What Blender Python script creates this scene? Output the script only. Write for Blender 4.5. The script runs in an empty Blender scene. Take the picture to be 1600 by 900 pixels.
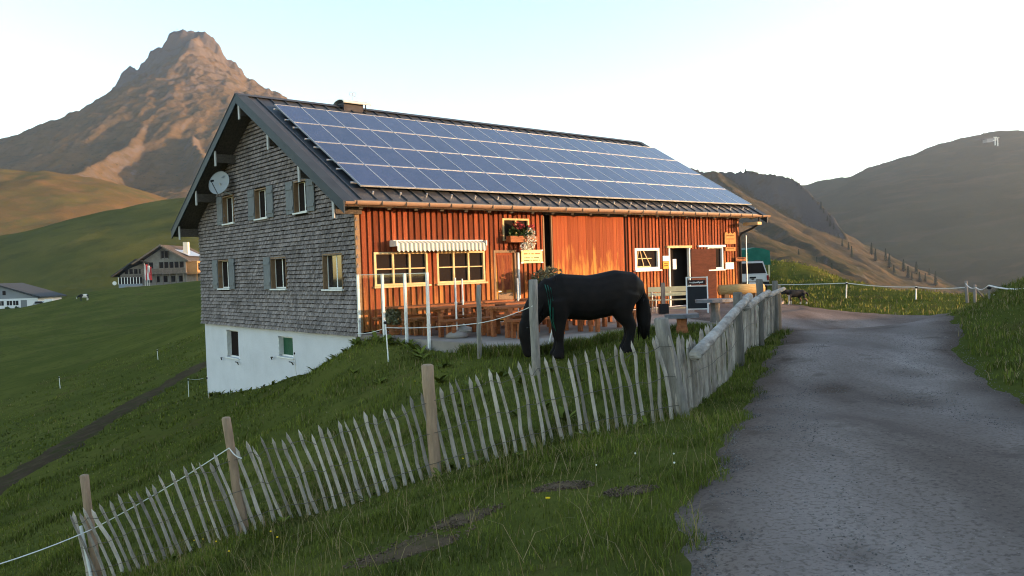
import bpy, bmesh, math, random
import numpy as np
from mathutils import Vector, Matrix
random.seed(7); RNG = np.random.default_rng(7)
SC = bpy.context.scene; COL = SC.collection
R = math.radians

# ---------------------------------------------------------------- camera
FPX, ROLL, PITCH, EYE = 1253.0, R(1.85), R(1.42), 1.7
_fw = np.array([0, math.cos(PITCH), -math.sin(PITCH)]); _up = np.array([0, math.sin(PITCH), math.cos(PITCH)])
_ri = math.cos(ROLL) * np.array([1., 0, 0]) - math.sin(ROLL) * _up
_uu = math.sin(ROLL) * np.array([1., 0, 0]) + math.cos(ROLL) * _up
CAM = np.array([0, 0, EYE])
cd = bpy.data.cameras.new('camera'); cam = bpy.data.objects.new('camera', cd); COL.objects.link(cam)
cd.sensor_width = 36; cd.lens = FPX / 1600 * 36; cd.clip_start = 0.1; cd.clip_end = 20000
mw = Matrix.Identity(4)
for i in range(3):
    mw[i][0], mw[i][1], mw[i][2], mw[i][3] = _ri[i], _uu[i], -_fw[i], CAM[i]
cam.matrix_world = mw
SC.camera = cam

# ---------------------------------------------------------------- world, sun, exposure
SUN_EL, SUN_AZ = R(4.6), R(92.0)          # azimuth clockwise from +Y (the view direction)
W = bpy.data.worlds.new('World'); SC.world = W; W.use_nodes = True
wn = W.node_tree.nodes; wl = W.node_tree.links
bg = wn['Background']; sky = wn.new('ShaderNodeTexSky'); sky.sky_type = 'NISHITA'
sky.sun_disc = False; sky.sun_elevation = SUN_EL; sky.sun_rotation = SUN_AZ
sky.altitude = 1800; sky.air_density = 1.0; sky.dust_density = 2.2; sky.ozone_density = 0.85
wl.new(sky.outputs[0], bg.inputs[0]); bg.inputs[1].default_value = 0.15
sd = bpy.data.lights.new('sun', 'SUN'); sun = bpy.data.objects.new('sun', sd); COL.objects.link(sun)
sd.energy = 2.1; sd.angle = R(0.5); sd.color = (1.0, 0.62, 0.34)
SUND = Vector((math.sin(SUN_AZ) * math.cos(SUN_EL), math.cos(SUN_AZ) * math.cos(SUN_EL), math.sin(SUN_EL)))
sun.rotation_euler = SUND.to_track_quat('Z', 'Y').to_euler()
vs = SC.view_settings; vs.view_transform = 'Standard'; vs.look = 'None'; vs.exposure = 2.5; vs.gamma = 1; vs.use_curve_mapping = False
SC.cycles.use_denoising = True; SC.cycles.filter_width = 1.1
HAZE = 0.00011
SC.cycles.max_bounces = 6; SC.cycles.transparent_max_bounces = 12

# ---------------------------------------------------------------- pixel helpers
def ray(x, y): return _fw + (x - 800) / FPX * _ri - (y - 450) / FPX * _uu
def onz(x, y, z=0.0):
    d = ray(x, y); return CAM + d * (z - EYE) / d[2]
def dep(x, y, D):                          # the point of that pixel's ray at distance D along +Y
    d = ray(x, y); return CAM + d * D / d[1]

# ---------------------------------------------------------------- house frame: a along the long front, b along the gable
TH = R(49.2)
U = np.array([math.sin(TH), math.cos(TH), 0]); V = np.array([-math.cos(TH), math.sin(TH), 0])
C0 = onz(562, 522.5, 0.0)
def hw(a, b, z=0.0): return C0 + U * a + V * b + np.array([0, 0, z])
def hl(p): q = np.array(p) - C0; return float(q @ U), float(q @ V), float(q[2])

# ---------------------------------------------------------------- mesh building
class MB:
    def __init__(s): s.v = []; s.f = []; s.m = []; s.r = []; s.rv = 0.5
    def add(s, vs_, fs_, mi=0):
        o = len(s.v); s.v.extend([tuple(map(float, q)) for q in vs_])
        for f in fs_: s.f.append([o + i for i in f]); s.m.append(mi); s.r.append(s.rv)
        return s
    def box(s, c, d, M=None, mi=0, taper=1.0):
        x, y, z = d[0] / 2, d[1] / 2, d[2] / 2
        P = [(-x, -y, -z), (x, -y, -z), (x, y, -z), (-x, y, -z)] + [(q[0] * taper, q[1] * taper, z) for q in ((-x, -y), (x, -y), (x, y), (-x, y))]
        P = [Vector(p) for p in P]
        if M is not None: P = [M @ p for p in P]
        P = [p + Vector(c) for p in P]
        return s.add(P, [(0, 3, 2, 1), (4, 5, 6, 7), (0, 1, 5, 4), (1, 2, 6, 5), (2, 3, 7, 6), (3, 0, 4, 7)], mi)
    def bb(s, x0, x1, y0, y1, z0, z1, mi=0):
        return s.box(((x0 + x1) / 2, (y0 + y1) / 2, (z0 + z1) / 2), (abs(x1 - x0), abs(y1 - y0), abs(z1 - z0)), None, mi)
    def bar(s, p, q, w, h=None, mi=0):     # square bar from p to q
        p = Vector(p); q = Vector(q); d = q - p; h = h or w
        M = d.to_track_quat('X', 'Z').to_matrix()
        return s.box((p + q) / 2, (d.length, w, h), M, mi)
    def tube(s, pts, rad, n=8, mi=0, cap=True, sq=1.0, up=(0, 0, 1)):
        pts = [Vector(p) for p in pts]; N = len(pts)
        if not hasattr(rad, '__len__'): rad = [rad] * N
        V_ = []; 
        for i, p in enumerate(pts):
            t = (pts[min(i + 1, N - 1)] - pts[max(i - 1, 0)]).normalized()
            upv = Vector(up)
            if abs(t.dot(upv)) > 0.97: upv = Vector((0, 1, 0)) if abs(t.y) < .9 else Vector((1, 0, 0))
            a = t.cross(upv).normalized(); b = a.cross(t)
            rr = rad[i]; ra, rb = (rr if hasattr(rr, '__len__') else (rr, rr * sq))
            for k in range(n):
                an = 2 * math.pi * (k + .5) / n
                V_.append(p + a * (ra * math.cos(an)) + b * (rb * math.sin(an)))
        F_ = []
        for i in range(N - 1):
            for k in range(n):
                k2 = (k + 1) % n
                F_.append((i * n + k, i * n + k2, (i + 1) * n + k2, (i + 1) * n + k))
        if cap: F_.append(tuple(range(n - 1, -1, -1))); F_.append(tuple((N - 1) * n + k for k in range(n)))
        return s.add(V_, F_, mi)
    def lathe(s, prof, n=16, c=(0, 0, 0), mi=0):  # prof: (r, z)
        V_ = [(c[0] + r * math.cos(2 * math.pi * k / n), c[1] + r * math.sin(2 * math.pi * k / n), c[2] + z) for r, z in prof for k in range(n)]
        F_ = [(i * n + k, i * n + (k + 1) % n, (i + 1) * n + (k + 1) % n, (i + 1) * n + k) for i in range(len(prof) - 1) for k in range(n)]
        F_.append(tuple(range(n - 1, -1, -1))); F_.append(tuple((len(prof) - 1) * n + k for k in range(n)))
        return s.add(V_, F_, mi)
    def prism(s, poly, d0, d1, f, mi=0):   # poly in (u,v); f(u,v,d)->xyz
        n = len(poly); V_ = [f(u, v, d0) for u, v in poly] + [f(u, v, d1) for u, v in poly]
        F_ = [tuple(range(n - 1, -1, -1)), tuple(range(n, 2 * n))] + [(i, (i + 1) % n, n + (i + 1) % n, n + i) for i in range(n)]
        return s.add(V_, F_, mi)
    def wall(s, us, vs_, holes, f, depth, mi=0, clip=None):  # a wall face with real openings and reveals
        us = sorted(set(list(us) + [h[0] for h in holes] + [h[1] for h in holes])); vs_ = sorted(set(list(vs_) + [h[2] for h in holes] + [h[3] for h in holes]))
        cl = (lambda u, v: min(v, clip(u))) if clip else (lambda u, v: v)
        for i in range(len(us) - 1):
            for j in range(len(vs_) - 1):
                u0, u1, v0, v1 = us[i], us[i + 1], vs_[j], vs_[j + 1]
                cu, cv = (u0 + u1) / 2, (v0 + v1) / 2
                if any(h[0] < cu < h[1] and h[2] < cv < h[3] for h in holes): continue
                if clip and v0 >= max(clip(u0), clip(u1)): continue
                s.add([f(u0, cl(u0, v0), 0), f(u1, cl(u1, v0), 0), f(u1, cl(u1, v1), 0), f(u0, cl(u0, v1), 0)], [(0, 1, 2, 3)], mi)
        for h in holes:
            a, b, c, d = h[:4]
            q = [(a, c), (b, c), (b, d), (a, d)]
            for i in range(4):
                p, w = q[i], q[(i + 1) % 4]
                s.add([f(*p, 0), f(*w, 0), f(*w, depth), f(*p, depth)], [(0, 1, 2, 3)], mi)
        return s
    def mesh(s, name, mats, smooth=False):
        me = bpy.data.meshes.new(name); me.from_pydata(s.v, [], s.f)
        mats = mats if isinstance(mats, (list, tuple)) else [mats]
        for m_ in mats: me.materials.append(m_)
        if len(mats) > 1: me.polygons.foreach_set('material_index', s.m)
        if len(set(s.r)) > 1:
            at = me.attributes.new('rnd', 'FLOAT', 'FACE'); at.data.foreach_set('value', s.r)
        if smooth: me.polygons.foreach_set('use_smooth', [True] * len(me.polygons))
        me.update(); return me
    def build(s, name, mats, parent=None, smooth=False):
        return ob(name, s.mesh(name, mats, smooth), parent)
def ob(name, me, parent=None, loc=None, rot=None, scale=None):
    o = bpy.data.objects.new(name, me); COL.objects.link(o)
    if parent is not None: o.parent = parent
    if loc is not None: o.location = [float(q) for q in loc]
    if rot is not None: o.rotation_euler = rot
    if scale is not None: o.scale = scale
    return o
def empty(name, loc, rz=0, label=None, cat=None, group=None):
    o = ob(name, None, None, loc, (0, 0, rz)); return tag(o, label, cat, group)
def tag(o, label=None, cat=None, group=None, kind=None):
    if label: o['label'] = label
    if cat: o['category'] = cat
    if group: o['group'] = group
    if kind: o['kind'] = kind
    return o
def copy_tree(o, parent=None):
    c = o.copy(); COL.objects.link(c); c.parent = parent
    for ch in list(o.children): copy_tree(ch, c)
    return c
def np_mesh(name, verts, faces, mats, smooth=False, rnd=None, dom='FACE'):
    me = bpy.data.meshes.new(name); n = len(faces); k = faces.shape[1]
    me.vertices.add(len(verts)); me.vertices.foreach_set('co', np.ascontiguousarray(verts, dtype=np.float32).ravel())
    me.loops.add(n * k); me.loops.foreach_set('vertex_index', np.ascontiguousarray(faces, dtype=np.int32).ravel())
    me.polygons.add(n); me.polygons.foreach_set('loop_start', np.arange(0, n * k, k, dtype=np.int32))
    me.update(calc_edges=True)
    for m_ in (mats if isinstance(mats, (list, tuple)) else [mats]): me.materials.append(m_)
    if rnd is not None:
        at = me.attributes.new('rnd', 'FLOAT', dom); at.data.foreach_set('value', np.ascontiguousarray(rnd, dtype=np.float32))
    if smooth: me.polygons.foreach_set('use_smooth', np.ones(n, dtype=bool))
    return me
# value-noise fBm, numpy
_PT = RNG.random((256, 256))
def vnoise(x, y):
    xi = np.floor(x).astype(int); yi = np.floor(y).astype(int); fx = x - xi; fy = y - yi
    fx = fx * fx * (3 - 2 * fx); fy = fy * fy * (3 - 2 * fy)
    g = lambda i, j: _PT[i & 255, j & 255]
    return (g(xi, yi) * (1 - fx) + g(xi + 1, yi) * fx) * (1 - fy) + (g(xi, yi + 1) * (1 - fx) + g(xi + 1, yi + 1) * fx) * fy
def fbm(x, y, o=5, gain=.5):
    s = 0; a = 1; t = 0
    for i in range(o): s = s + a * (vnoise(x * 2 ** i + 17.3 * i, y * 2 ** i + 9.1 * i) - .5); t += a; a *= gain
    return s / t * 2

# ---------------------------------------------------------------- materials
def mat(name, c, r=.8, c2=None, ns=6.0, st=(1, 1, 1), bump=0.0, bs=40.0, rnd=0.0, metal=0.0, spec=.08, det=5, coord='Object', attr=0.0, bst=None, lo=.35, hi=.65):
    m = bpy.data.materials.new(name); m.use_nodes = True; nt = m.node_tree; N = nt.nodes; L = nt.links
    b = N['Principled BSDF']; b.inputs['Roughness'].default_value = r; b.inputs['Metallic'].default_value = metal
    b.inputs['Specular IOR Level'].default_value = spec
    tc = N.new('ShaderNodeTexCoord'); oi = N.new('ShaderNodeObjectInfo')
    ad = N.new('ShaderNodeVectorMath'); ad.operation = 'ADD'; sc_ = N.new('ShaderNodeVectorMath'); sc_.operation = 'SCALE'
    co = N.new('ShaderNodeCombineXYZ')
    for i in range(3): L.new(oi.outputs['Random'], co.inputs[i])
    sc_.inputs['Scale'].default_value = 37.0; L.new(co.outputs[0], sc_.inputs[0])
    if coord == 'World':
        ge = N.new('ShaderNodeNewGeometry'); L.new(ge.outputs['Position'], ad.inputs[0])
    else:
        L.new(tc.outputs['Object'], ad.inputs[0]); L.new(sc_.outputs[0], ad.inputs[1])
    def mapped(stv):
        mp = N.new('ShaderNodeMapping'); mp.inputs['Scale'].default_value = stv; L.new(ad.outputs[0], mp.inputs[0]); return mp.outputs[0]
    col = N.new('ShaderNodeRGB'); col.outputs[0].default_value = (*c, 1); out = col.outputs[0]
    if c2:
        no = N.new('ShaderNodeTexNoise'); no.inputs['Scale'].default_value = ns; no.inputs['Detail'].default_value = det; no.inputs['Roughness'].default_value = .62
        L.new(mapped(st), no.inputs['Vector'])
        mr = N.new('ShaderNodeMapRange'); mr.inputs[1].default_value = lo; mr.inputs[2].default_value = hi; L.new(no.outputs['Fac'], mr.inputs[0])
        mx = N.new('ShaderNodeMix'); mx.data_type = 'RGBA'; L.new(mr.outputs[0], mx.inputs['Factor']); L.new(out, mx.inputs['A']); mx.inputs['B'].default_value = (*c2, 1)
        out = mx.outputs['Result']
    if rnd or attr:
        hs = N.new('ShaderNodeHueSaturation'); L.new(out, hs.inputs['Color'])
        mr2 = N.new('ShaderNodeMapRange'); k = rnd or attr; mr2.inputs[3].default_value = 1 - k; mr2.inputs[4].default_value = 1 + k
        if attr:
            an = N.new('ShaderNodeAttribute'); an.attribute_name = 'rnd'; L.new(an.outputs['Fac'], mr2.inputs[0])
        else: L.new(oi.outputs['Random'], mr2.inputs[0])
        L.new(mr2.outputs[0], hs.inputs['Value']); out = hs.outputs[0]
    L.new(out, b.inputs['Base Color'])
    if bump:
        n2 = N.new('ShaderNodeTexNoise'); n2.inputs['Scale'].default_value = bs; n2.inputs['Detail'].default_value = 4; L.new(mapped(bst or st), n2.inputs['Vector'])
        bp = N.new('ShaderNodeBump'); bp.inputs['Strength'].default_value = bump; bp.inputs['Distance'].default_value = .05
        L.new(n2.outputs['Fac'], bp.inputs['Height']); L.new(bp.outputs[0], b.inputs['Normal'])
    m['_out'] = 0
    return m
def add_world_mix(m, col2, scale, lo, hi, stretch=(1, 1, 1), zb=0, z0=0):  # mixes in a second colour by a world-space noise
    nt = m.node_tree; N = nt.nodes; L = nt.links; b = N['Principled BSDF']; src = b.inputs['Base Color'].links[0].from_socket
    ge = N.new('ShaderNodeNewGeometry'); mp = N.new('ShaderNodeMapping'); mp.inputs['Scale'].default_value = stretch
    oi = N.new('ShaderNodeObjectInfo'); cb = N.new('ShaderNodeCombineXYZ'); L.new(oi.outputs['Random'], cb.inputs[2]); sv = N.new('ShaderNodeVectorMath'); sv.operation = 'SCALE'; sv.inputs['Scale'].default_value = 23.0; L.new(cb.outputs[0], sv.inputs[0])
    av = N.new('ShaderNodeVectorMath'); av.operation = 'ADD'; L.new(ge.outputs['Position'], av.inputs[0]); L.new(sv.outputs[0], av.inputs[1]); L.new(av.outputs[0], mp.inputs[0])
    no = N.new('ShaderNodeTexNoise'); no.inputs['Scale'].default_value = scale; no.inputs['Detail'].default_value = 6; no.inputs['Roughness'].default_value = .65; L.new(mp.outputs[0], no.inputs['Vector'])
    mr = N.new('ShaderNodeMapRange'); mr.inputs[1].default_value = lo; mr.inputs[2].default_value = hi; fo = no.outputs['Fac']
    if zb:      # rain-bleached towards the foot of the boards
        sp = N.new('ShaderNodeSeparateXYZ'); L.new(ge.outputs['Position'], sp.inputs[0]); ma = N.new('ShaderNodeMath'); ma.operation = 'MULTIPLY_ADD'; L.new(sp.outputs['Z'], ma.inputs[0]); ma.inputs[1].default_value = -zb; ma.inputs[2].default_value = zb * z0
        m2 = N.new('ShaderNodeMath'); m2.operation = 'ADD'; L.new(ma.outputs[0], m2.inputs[0]); L.new(fo, m2.inputs[1]); fo = m2.outputs[0]
    L.new(fo, mr.inputs[0])
    mx = N.new('ShaderNodeMix'); mx.data_type = 'RGBA'; L.new(mr.outputs[0], mx.inputs['Factor']); L.new(src, mx.inputs['A']); mx.inputs['B'].default_value = (*col2, 1)
    L.new(mx.outputs['Result'], b.inputs['Base Color']); return m

M = {}
M['shingle'] = mat('shingle', (.250, .212, .203), .9, (.165, .139, .132), 1.1, bump=.25, bs=60, attr=.34)
M['core'] = mat('dark_core', (.022, .017, .015), .95, spec=.05)
M['plaster'] = mat('plaster', (.57, .565, .595), .9, (.51, .505, .53), 1.0, bump=.15, bs=14)
add_world_mix(M['plaster'], (.42, .42, .41), 1.6, .60, .85, stretch=(1, 1, .25))
M['board'] = mat('board_wood', (.27, .072, .027), .75, (.15, .036, .018), 2.2, (6, 6, .9), bump=.3, bs=9, bst=(9, 9, .7), rnd=.40)
add_world_mix(M['board'], (.46, .195, .055), .9, .44, .70, stretch=(2.2, 2.2, .45), zb=.11, z0=1.0)
M['barn'] = mat('barn_door_wood', (.22, .044, .019), .75, (.30, .082, .027), 2.0, (7, 7, .7), bump=.3, bs=9, bst=(9, 9, .7), rnd=.22)
add_world_mix(M['barn'], (.52, .26, .06), 1.1, .42, .66, stretch=(3.2, 3.2, .6), zb=.17, z0=1.45)
M['pale'] = mat('pale_frame_wood', (.62, .47, .26), .7, (.52, .36, .18), 5, (1, 1, 1), bump=.1, rnd=.08)
M['white'] = mat('white_paint', (.74, .73, .70), .6, (.62, .61, .58), 7, bump=.05)
M['greywood'] = mat('grey_weathered_wood', (.25, .225, .20), .9, (.15, .135, .12), 3, (5, 5, .9), bump=.5, bs=12, bst=(8, 8, .8), rnd=.28)
M['picket'] = mat('split_picket_wood', (.46, .40, .345), .9, (.27, .23, .195), 3, (5, 5, 1.6), bump=.6, bs=12, bst=(8, 8, .8), rnd=.38)
M['purlin'] = mat('pale_purlin_board', (.48, .47, .46), .85, (.36, .35, .34), 4, (5, 5, 1))
M['palelog'] = mat('debarked_log', (.44, .40, .36), .85, (.22, .195, .175), 2.5, (1.2, 1.2, 4), bump=.9, bs=6, bst=(1.2, 1.2, 5))
M['postwood'] = mat('tan_post_wood', (.36, .25, .17), .85, (.25, .175, .12), 3, (6, 6, 1), bump=.4, bs=12, bst=(8, 8, 1), rnd=.1)
M['brownwood'] = mat('brown_furniture_wood', (.31, .115, .048), .7, (.20, .07, .03), 4, (1, 5, 5), bump=.15, rnd=.2)
M['tanwood'] = mat('tan_wood', (.26, .17, .10), .8, (.20, .12, .07), 5, bump=.1)
M['shutter'] = mat('shutter_grey', (.20, .205, .21), .85, (.14, .145, .15), 4, (6, 6, 1), bump=.2, rnd=.1)
M['roofm'] = mat('roof_sheet', (.028, .03, .036), .5, (.045, .046, .05), 1.5, bump=.05, spec=.4)
M['fascia'] = mat('fascia_sheet', (.038, .048, .060), .5, (.03, .037, .047), 2, bump=.05)
M['soffit'] = mat('soffit_board', (.10, .085, .07), .85, (.06, .05, .045), 3, (6, .8, 6), bump=.2)
M['alu'] = mat('aluminium', (.58, .58, .59), .4, metal=.8)
M['copper'] = mat('brown_gutter_metal', (.27, .165, .105), .5, (.22, .135, .09), 4)
M['darkpipe'] = mat('dark_pipe', (.035, .032, .03), .5)
M['galv'] = mat('galvanised_steel', (.62, .61, .58), .45, (.52, .51, .49), 9, metal=.4)
M['glassdark'] = mat('window_glass_dark', (.022, .017, .015), .45, spec=.0)
M['glasssky'] = mat('window_glass_clear', (.02, .02, .022), .05, spec=.7)
M['glassgreen'] = mat('window_board_green', (.03, .10, .055), .5, (.02, .07, .04), 4)
M['concrete'] = mat('concrete', (.27, .235, .21), .92, (.20, .17, .15), 1.3, bump=.25, bs=30, coord='World')
M['black'] = mat('black_paint', (.018, .018, .02), .5)
M['rope'] = mat('white_rope', (.70, .69, .66), .8)
M['wire'] = mat('fence_wire', (.10, .09, .08), .5, metal=.6)
M['plastic'] = mat('white_plastic', (.78, .78, .76), .5)
M['stone'] = mat('slab_stone', (.20, .20, .21), .9, (.13, .13, .14), 5, bump=.4, bs=20)
# glass pane material for the wind screen
def glassmat(name, tint, al):
    m = bpy.data.materials.new(name); m.use_nodes = True; N = m.node_tree.nodes; L = m.node_tree.links
    N.remove(N['Principled BSDF']); t = N.new('ShaderNodeBsdfTransparent'); g = N.new('ShaderNodeBsdfGlossy'); g.inputs['Roughness'].default_value = .03
    t.inputs[0].default_value = (*tint, 1); mx = N.new('ShaderNodeMixShader'); mx.inputs[0].default_value = al
    L.new(t.outputs[0], mx.inputs[1]); L.new(g.outputs[0], mx.inputs[2]); L.new(mx.outputs[0], N['Material Output'].inputs[0]); return m
M['glass'] = glassmat('clear_glass', (.95, .965, .96), .045)
# ================================================================ terrain
FP = [dep(152, 903, 10.6), dep(383, 836, 9.6), dep(681, 746, 9.8), dep(1067, 655, 10.3)]   # feet of the paling fence's posts
F2 = [np.array([2.18, 10.3, FP[3][2]]), np.array([6.85, 20.7, -.06])]
CP = [(0,-6,.1),(0,0,.1),(2.2,4,.06),(4,0,.1),(4,-6,.1),(3.4,8,.0),(6,8,.04),(5,14,-.02),(8,14,0),(7,18,-.03),(10.5,20,0),(8,25,.10),(12,24,-.22),(11.5,29,-.22),(8.5,29,.10),(11,35,-.08),(14,45,-.15),
 # bank and knoll on the right
 (6.9,9.9,.12),(8.8,13.6,.08),(11.9,20.8,.06),(10.9,17,.80),(9.5,14,.45),(7.6,10.0,.38),(12.2,20.8,.42),(13.2,23.2,.1),(13.5,18,1.95),(16,16,3.9),(16,20.3,1.6),(16,22,.75),(16,24.5,.1),(20,12,5.2),(12,8,3.0),(8.6,4,1.4),(7.6,-2,1.2),(14,0,4.2),(26,15,6),(30,0,8),(26,20.5,2.2),(26,22.5,.7),(26,28,.1),(42,15,7),(42,19,3.8),(42,22.5,1.4),(42,32,-.3),(60,30,0),(60,10,9),(30,-20,8),(8,-20,1),
 # right, beyond the yard
 (26,46,-1.2),(14.6,50,-.12),(14.9,55,.1),(17.2,54,1.55),(19.5,51.5,.55),(22,50,-.3),(24.5,47.5,-.95),(17.6,44,.3),(20.5,42,-.35),(17.6,38,.05),(14.2,36.5,-.02),(15,63,1.6),(20,60,1.0),(25.5,58,-1.6),(29,56,-2.2),(36,60,-6),(34,80,-8),(24,80,1.0),(45,120,-22),(60,80,-18),(90,120,-40),(50,45,-4),(34,48,-1.8),(150,200,-60),(100,60,-22),
 # behind the house
 (8,40,.3),(5,55,3),(5,80,8),(0,110,12),(20,120,7),(-12,70,3),(-5,45,.0),(10,170,10),(-30,150,3),
 # terrace and house pad
 (-4.2,22.2,-.15),(0,25,-.1),(6,27,-.05),(-1.5,18.3,-.3),(0,16.1,-.03),(1.2,16.4,-.06),(2.6,17,-.04),(-.9,16.6,-.10),(4,19,-.06),(3.2,14.2,-.2),(1,13.4,-.34),(-1.2,15.2,-.55),(-3.2,19.2,-.5),
 # gable foot
 (-12.23,31.43,-2.84),(-8.89,27.56,-2.16),(-6.88,25.23,-1.51),(-5.52,23.66,-.98),(-4.56,22.54,-.48),(-12,40,-2.2),
 # slope on the left
 (-3,14.5,-1.25),(-6,18,-1.9),(-9,22,-2.7),(-7.7,13,-2.75),(-11,17,-3.7),(-15,26,-3.9),(-20,30,-5.0),(-16,12,-5.2),(-10,5,-4.0),(-4.4,4,-1.75),(-2,6,-.72),(-1.0,3.5,-.32),(.3,5.5,-.1),(1.5,7.5,-.1),(-1.6,1,-.3),(-5,-2,-1.8),(-14,-4,-5),(-30,47,-6.2),(-20,40,-4.3),(-30,20,-7.5),(-45,30,-9),(-45,60,-7),(-60,100,-5.6),(-40,90,-3.6),(-45,130,-3.2),(-62,150,-2.2),(-87,200,.5),(-75,197,.9),(-100,198,-.4),(-60,200,2.5),(-110,200,-2.6),(-147,230,-4.9),(-135,228,-5.0),(-170,230,-5),(-120,150,-8),(-100,70,-10.5),(-160,120,-11),(-60,-20,-11),(-80,230,1),(-120,260,-3.0),(-190,260,-4),(-60,260,6)]
for p in FP: CP.append(tuple(p))
for t in (.35, .7): q = F2[0] * (1 - t) + F2[1] * t; CP.append((q[0], q[1], q[2]))
CP = np.array(CP, float)
def _tpsk(r2): return .5 * r2 * np.log(r2 + 1e-9)
def _tps_fit(P, lam=1e-4):
    n = len(P); d2 = ((P[:, None, :2] - P[None, :, :2]) ** 2).sum(-1)
    K = _tpsk(d2) + np.eye(n) * lam; Q = np.c_[np.ones(n), P[:, :2]]
    A = np.block([[K, Q], [Q.T, np.zeros((3, 3))]])
    return np.linalg.solve(A, np.r_[P[:, 2], 0, 0, 0])
_TW = _tps_fit(CP)
def tps(x, y):
    x = np.asarray(x, float); y = np.asarray(y, float); sh = x.shape; x = x.ravel(); y = y.ravel(); out = np.empty_like(x)
    for i in range(0, len(x), 20000):
        a = x[i:i + 20000]; b = y[i:i + 20000]
        k = _tpsk((a[:, None] - CP[None, :, 0]) ** 2 + (b[:, None] - CP[None, :, 1]) ** 2)
        out[i:i + 20000] = k @ _TW[:-3] + _TW[-3] + _TW[-2] * a + _TW[-1] * b
    return out.reshape(sh)
def sstep(a, b, x): t = np.clip((x - a) / (b - a), 0, 1); return t * t * (3 - 2 * t)
def inpoly(x, y, poly):
    r_ = np.zeros(np.shape(x), bool); n = len(poly)
    for i in range(n):
        x0, y0 = poly[i][:2]; x1, y1 = poly[(i + 1) % n][:2]
        c = ((y0 > y) != (y1 > y)) & (x < (x1 - x0) * (y - y0) / (y1 - y0 + 1e-12) + x0); r_ ^= c
    return r_
_T = lambda a, b: tuple(hw(a, b)[:2])
TERR = [_T(-.02, .2), _T(-.02, -4.75), (-.6, 16.75), (.3, 16.25), (1.25, 17.0), (2.1, 18.2), (3.2, 19.5), (4.4, 20.6), (6.2, 21.4), (6.9, 22.8), _T(18.6, -2.0), _T(18.6, .2)]
HOUSE = [_T(.25, .25), _T(18.2, .25), _T(18.2, 11.8), _T(.25, 11.8)]
RY = np.array([-6, 0, 4.1, 6.7, 10.3, 13.7, 20, 21.5, 24, 28, 33, 50, 62.])
RXL = np.array([.1, .45, .98, 1.8, 3.15, 4.5, 7.1, 6.6, 5.5, 6.5, 9.0, 12.4, 12.6]); RXR = np.array([5.2, 5.3, 5.4, 5.6, 6.3, 7.8, 10.9, 11.7, 13.2, 12.3, 11.2, 15.9, 15.5])
xl = lambda y: np.interp(y, RY, RXL); xr = lambda y: np.interp(y, RY, RXR)
def gz(x, y, noise=True):
    x = np.asarray(x, float); y = np.asarray(y, float)
    z = tps(x, y)
    d = np.hypot(x + 20, y - 90); w = sstep(190, 420, d)
    far = np.where(x < 0, -6, -6) - 70 * sstep(-40, 160, x)
    z = z * (1 - w) + far * w
    if noise:
        road = sstep(-1.3, -.3, x - xl(y)) * (1 - sstep(.2, 1.0, x - xr(y))) * (y < 60)
        ter = inpoly(x, y, TERR) | inpoly(x, y, HOUSE)
        amp = (1 - .9 * road)
        near = np.exp(-np.hypot(x, y) / 40)
        n = fbm(x * 1.1, y * 1.1, 3) * .07 + fbm(x * .3 + 40, y * .3, 3) * .10 + fbm(x * .06, y * .06 + 9, 4) * (1 - near) * .9 * np.clip((np.hypot(x + 4, y - 22) - 25) / 40, 0, 1)
        lump = np.exp(-((x - 19) / 7) ** 2 - ((y - 50) / 12) ** 2); n = n + lump * fbm(x * .55, y * .55 + 3, 3) * .45
        z = z + n * amp * ~ter
        z = np.where(ter, np.minimum(z, 0) - .14, z)
    return z
def gz1(x, y): return float(gz(np.array([x]), np.array([y]))[0])
def onground(px, py, D0=2.5, D1=330):
    D = np.geomspace(D0, D1, 900); d = ray(px, py); P = CAM[None] + d[None] * (D / d[1])[:, None]
    below = P[:, 2] < gz(P[:, 0], P[:, 1]); i = int(np.argmax(below)); p = P[i]; return np.array([p[0], p[1], gz1(p[0], p[1])])
def grow(a, b, d, k):
    o = [a]; s = 1 if b > a else -1
    while (b - o[-1]) * s > 0: o.append(o[-1] + s * d); d *= k
    return o
def gridmesh(name, xs, ys, zf, m, smooth=True):
    X, Y = np.meshgrid(xs, ys); Z = zf(X, Y); nx, ny = len(xs), len(ys)
    v = np.stack([X.ravel(), Y.ravel(), Z.ravel()], 1); i = np.arange(nx * ny).reshape(ny, nx)
    f = np.stack([i[:-1, :-1].ravel(), i[:-1, 1:].ravel(), i[1:, 1:].ravel(), i[1:, :-1].ravel()], 1)
    return np_mesh(name, v, f, m, smooth)
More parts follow.
